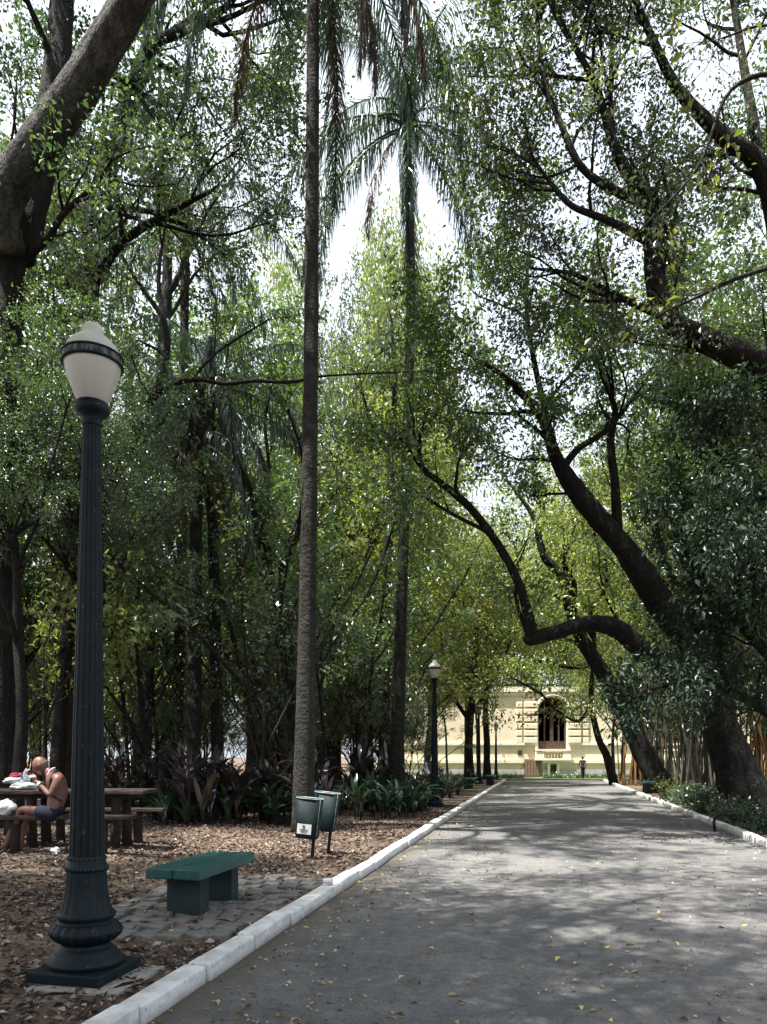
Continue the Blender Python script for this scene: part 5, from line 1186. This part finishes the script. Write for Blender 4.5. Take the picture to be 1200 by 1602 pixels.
# the far walker
fp = at(912, 60.5); H_ = 1.78
def hp(x, y, z): return fp + np.array([x, y, z * H_ / 1.7])
J = {}; Bn = []
J['pelvis'] = (hp(0, 0, .92), (.14, .10)); J['belly'] = (hp(0, .02, 1.08), (.135, .10)); J['chest'] = (hp(0, .05, 1.27), (.16, .11)); J['upper'] = (hp(.01, .08, 1.38), (.10, .08)); J['neck'] = (hp(.01, .11, 1.46), .05); J['skull'] = (hp(.01, .13, 1.52), .05)
Bn += [('pelvis', 'belly'), ('belly', 'chest'), ('chest', 'upper'), ('upper', 'neck'), ('neck', 'skull')]; rts = []
for s, sg in (('l', 1), ('r', -1)):
    st = .14 * sg
    J[s + 'sh'] = (hp(.19 * sg, .07, 1.37), .055); J[s + 'el'] = (hp(.25 * sg, .03 - st * .6, 1.11), .042); J[s + 'wr'] = (hp(.24 * sg, .12 - st, .88), .028); J[s + 'pa'] = (hp(.23 * sg, .15 - st, .80), (.036, .02))
    J[s + 'hip'] = (hp(.09 * sg, 0, .88), .09); J[s + 'kn'] = (hp(.1 * sg, .03 + st, .48), .06); J[s + 'an'] = (hp(.1 * sg, st * 1.3, .09), .04); J[s + 'to'] = (hp(.11 * sg, .16 + st * 1.3, .035), (.045, .03))
    Bn += [('upper', s + 'sh'), (s + 'sh', s + 'el'), (s + 'el', s + 'wr'), (s + 'wr', s + 'pa'), ('pelvis', s + 'hip'), (s + 'hip', s + 'kn'), (s + 'kn', s + 'an'), (s + 'an', s + 'to')]
    rts += finger_chains(J, Bn, s, J[s + 'wr'][0], J[s + 'pa'][0], np.array([0, .2, -1.]), np.array([0, 1., 0]), np.array([-sg, 0, 0.]))
wk, Rm = person('person', 'distant person in maroon top and dark trousers walking in front of the cream building', fp, J, Bn, 'pelvis', hp(.01, .15, 1.60), (.1, 1, -.25), (0, 0, 1), M['skin'], rts, 1.15)
TJ = {k: (J[k][0], (np.array(J[k][1]) * 1.12).tolist() if not np.isscalar(J[k][1]) else J[k][1] * 1.15) for k in ('pelvis', 'belly', 'chest', 'upper', 'lsh', 'rsh')}
for s in 'lr': TJ[s + 'm'] = (J[s + 'sh'][0] * .4 + J[s + 'el'][0] * .6, .058)
sm = skin_mesh(TJ, [('pelvis', 'belly'), ('belly', 'chest'), ('chest', 'upper'), ('upper', 'lsh'), ('upper', 'rsh'), ('lsh', 'lm'), ('rsh', 'rm')], 'pelvis'); sm.transform(Matrix.Translation(Vector(-fp))); link('shirt', sm, M['maroon'], wk)
TJ = {'pelvis': (J['pelvis'][0], (.15, .115))}
for s in 'lr':
    for k, r_ in (('hip', .105), ('kn', .078), ('an', .062)): TJ[s + k] = (J[s + k][0] + (np.array([0, 0, .05]) if k == 'an' else 0), r_)
sm = skin_mesh(TJ, [('pelvis', 'lhip'), ('lhip', 'lkn'), ('lkn', 'lan'), ('pelvis', 'rhip'), ('rhip', 'rkn'), ('rkn', 'ran')], 'pelvis'); sm.transform(Matrix.Translation(Vector(-fp))); link('trousers', sm, M['black_cloth'], wk)
cap_shell(hp(.01, .15, 1.60), Rm, 1.15, lambda x, y, z: (x < .1 and z > -.45) or z > .45, .06, M['dark_hair'], 'hair', wk, fp)

# ------------------------------------------------------------------ litter on the ground
def scatter_leaves(name, u0, u1, s0, s1, n, ln, m, zfun, seed, power=2.2, keep=None, w=.5, lift=.02, label=None):
    rg = np.random.default_rng(seed); u = rg.uniform(u0, u1, n); t = rg.random(n) ** power; s = s0 + (s1 - s0) * t
    if keep is not None: k = keep(u, s, rg); u = u[k]; s = s[k]
    n = len(u); z = zfun(u, s) + rg.uniform(.004, lift, n)
    pos = np.stack([AL + u + SL * s, s, z], 1); a = rg.uniform(0, 2 * np.pi, n)
    ax = np.stack([np.cos(a), np.sin(a), rg.normal(0, .28, n)], 1); l_ = ln[0] + (ln[1] - ln[0]) * rg.random(n) ** 1.8
    mb = MB(); leaves(mb, pos, ax, l_, l_ * w * rg.uniform(.6, 1.2, n), rg, .9, .35)
    o = mb.build(name, m, None, smooth=False); return tag(o, label, 'leaves', kind='stuff')
def off_pave(u, s, rg):
    onp = (u > -1.65) & (s > 5.5) & (s < 8.35); d = .5 + .5 * np.sin(u * 2.7 + np.sin(s * 1.9) * 1.4) * np.sin(s * 2.3 + .6 * u)
    return (~onp & (rg.random(len(u)) < .45 + .6 * d)) | (onp & (rg.random(len(u)) < .11))
scatter_leaves('leaf_litter', -11, -.18, 2.6, 21, 130000, (.026, .085), M['litter'], ground_h, 1, 1.7, off_pave, label='brown dead leaf litter covering the earth left of the path')
scatter_leaves('leaf_litter', WID + .2, WID + 6, 9, 24, 9000, (.05, .1), M['litter'], ground_h, 2, 1.2, label='brown dead leaf litter on the earth right of the path')
scatter_leaves('twigs', -9, -.25, 2.8, 16, 1500, (.08, .34), M['bark_mid'], ground_h, 8, 1.7, off_pave, .05, .05, 'thin dry twigs scattered on the leaf litter')
def clumpy(u, s, rg):
    d = .5 + .5 * np.sin(u * 2.1 + 1.3 * np.sin(s * .9)) * np.sin(s * 1.7 + u); edge = np.exp(-np.abs(u - .3) / .35)
    return rg.random(len(u)) < .08 + .5 * d ** 2 + .7 * edge
scatter_leaves('fallen_leaves', .02, WID - .05, 3.2, 24, 11000, (.014, .062), M['road_leaf'], lambda u, s: 0 * u, 3, 1.9, clumpy, .55, .012, 'small yellow and brown fallen leaves scattered on the asphalt path')
for t_ in (thigh, tlawn, tdark1, tdark2, tyel, sapd, sapm, sapy):
    if t_ not in used: bpy.data.objects.remove(t_)
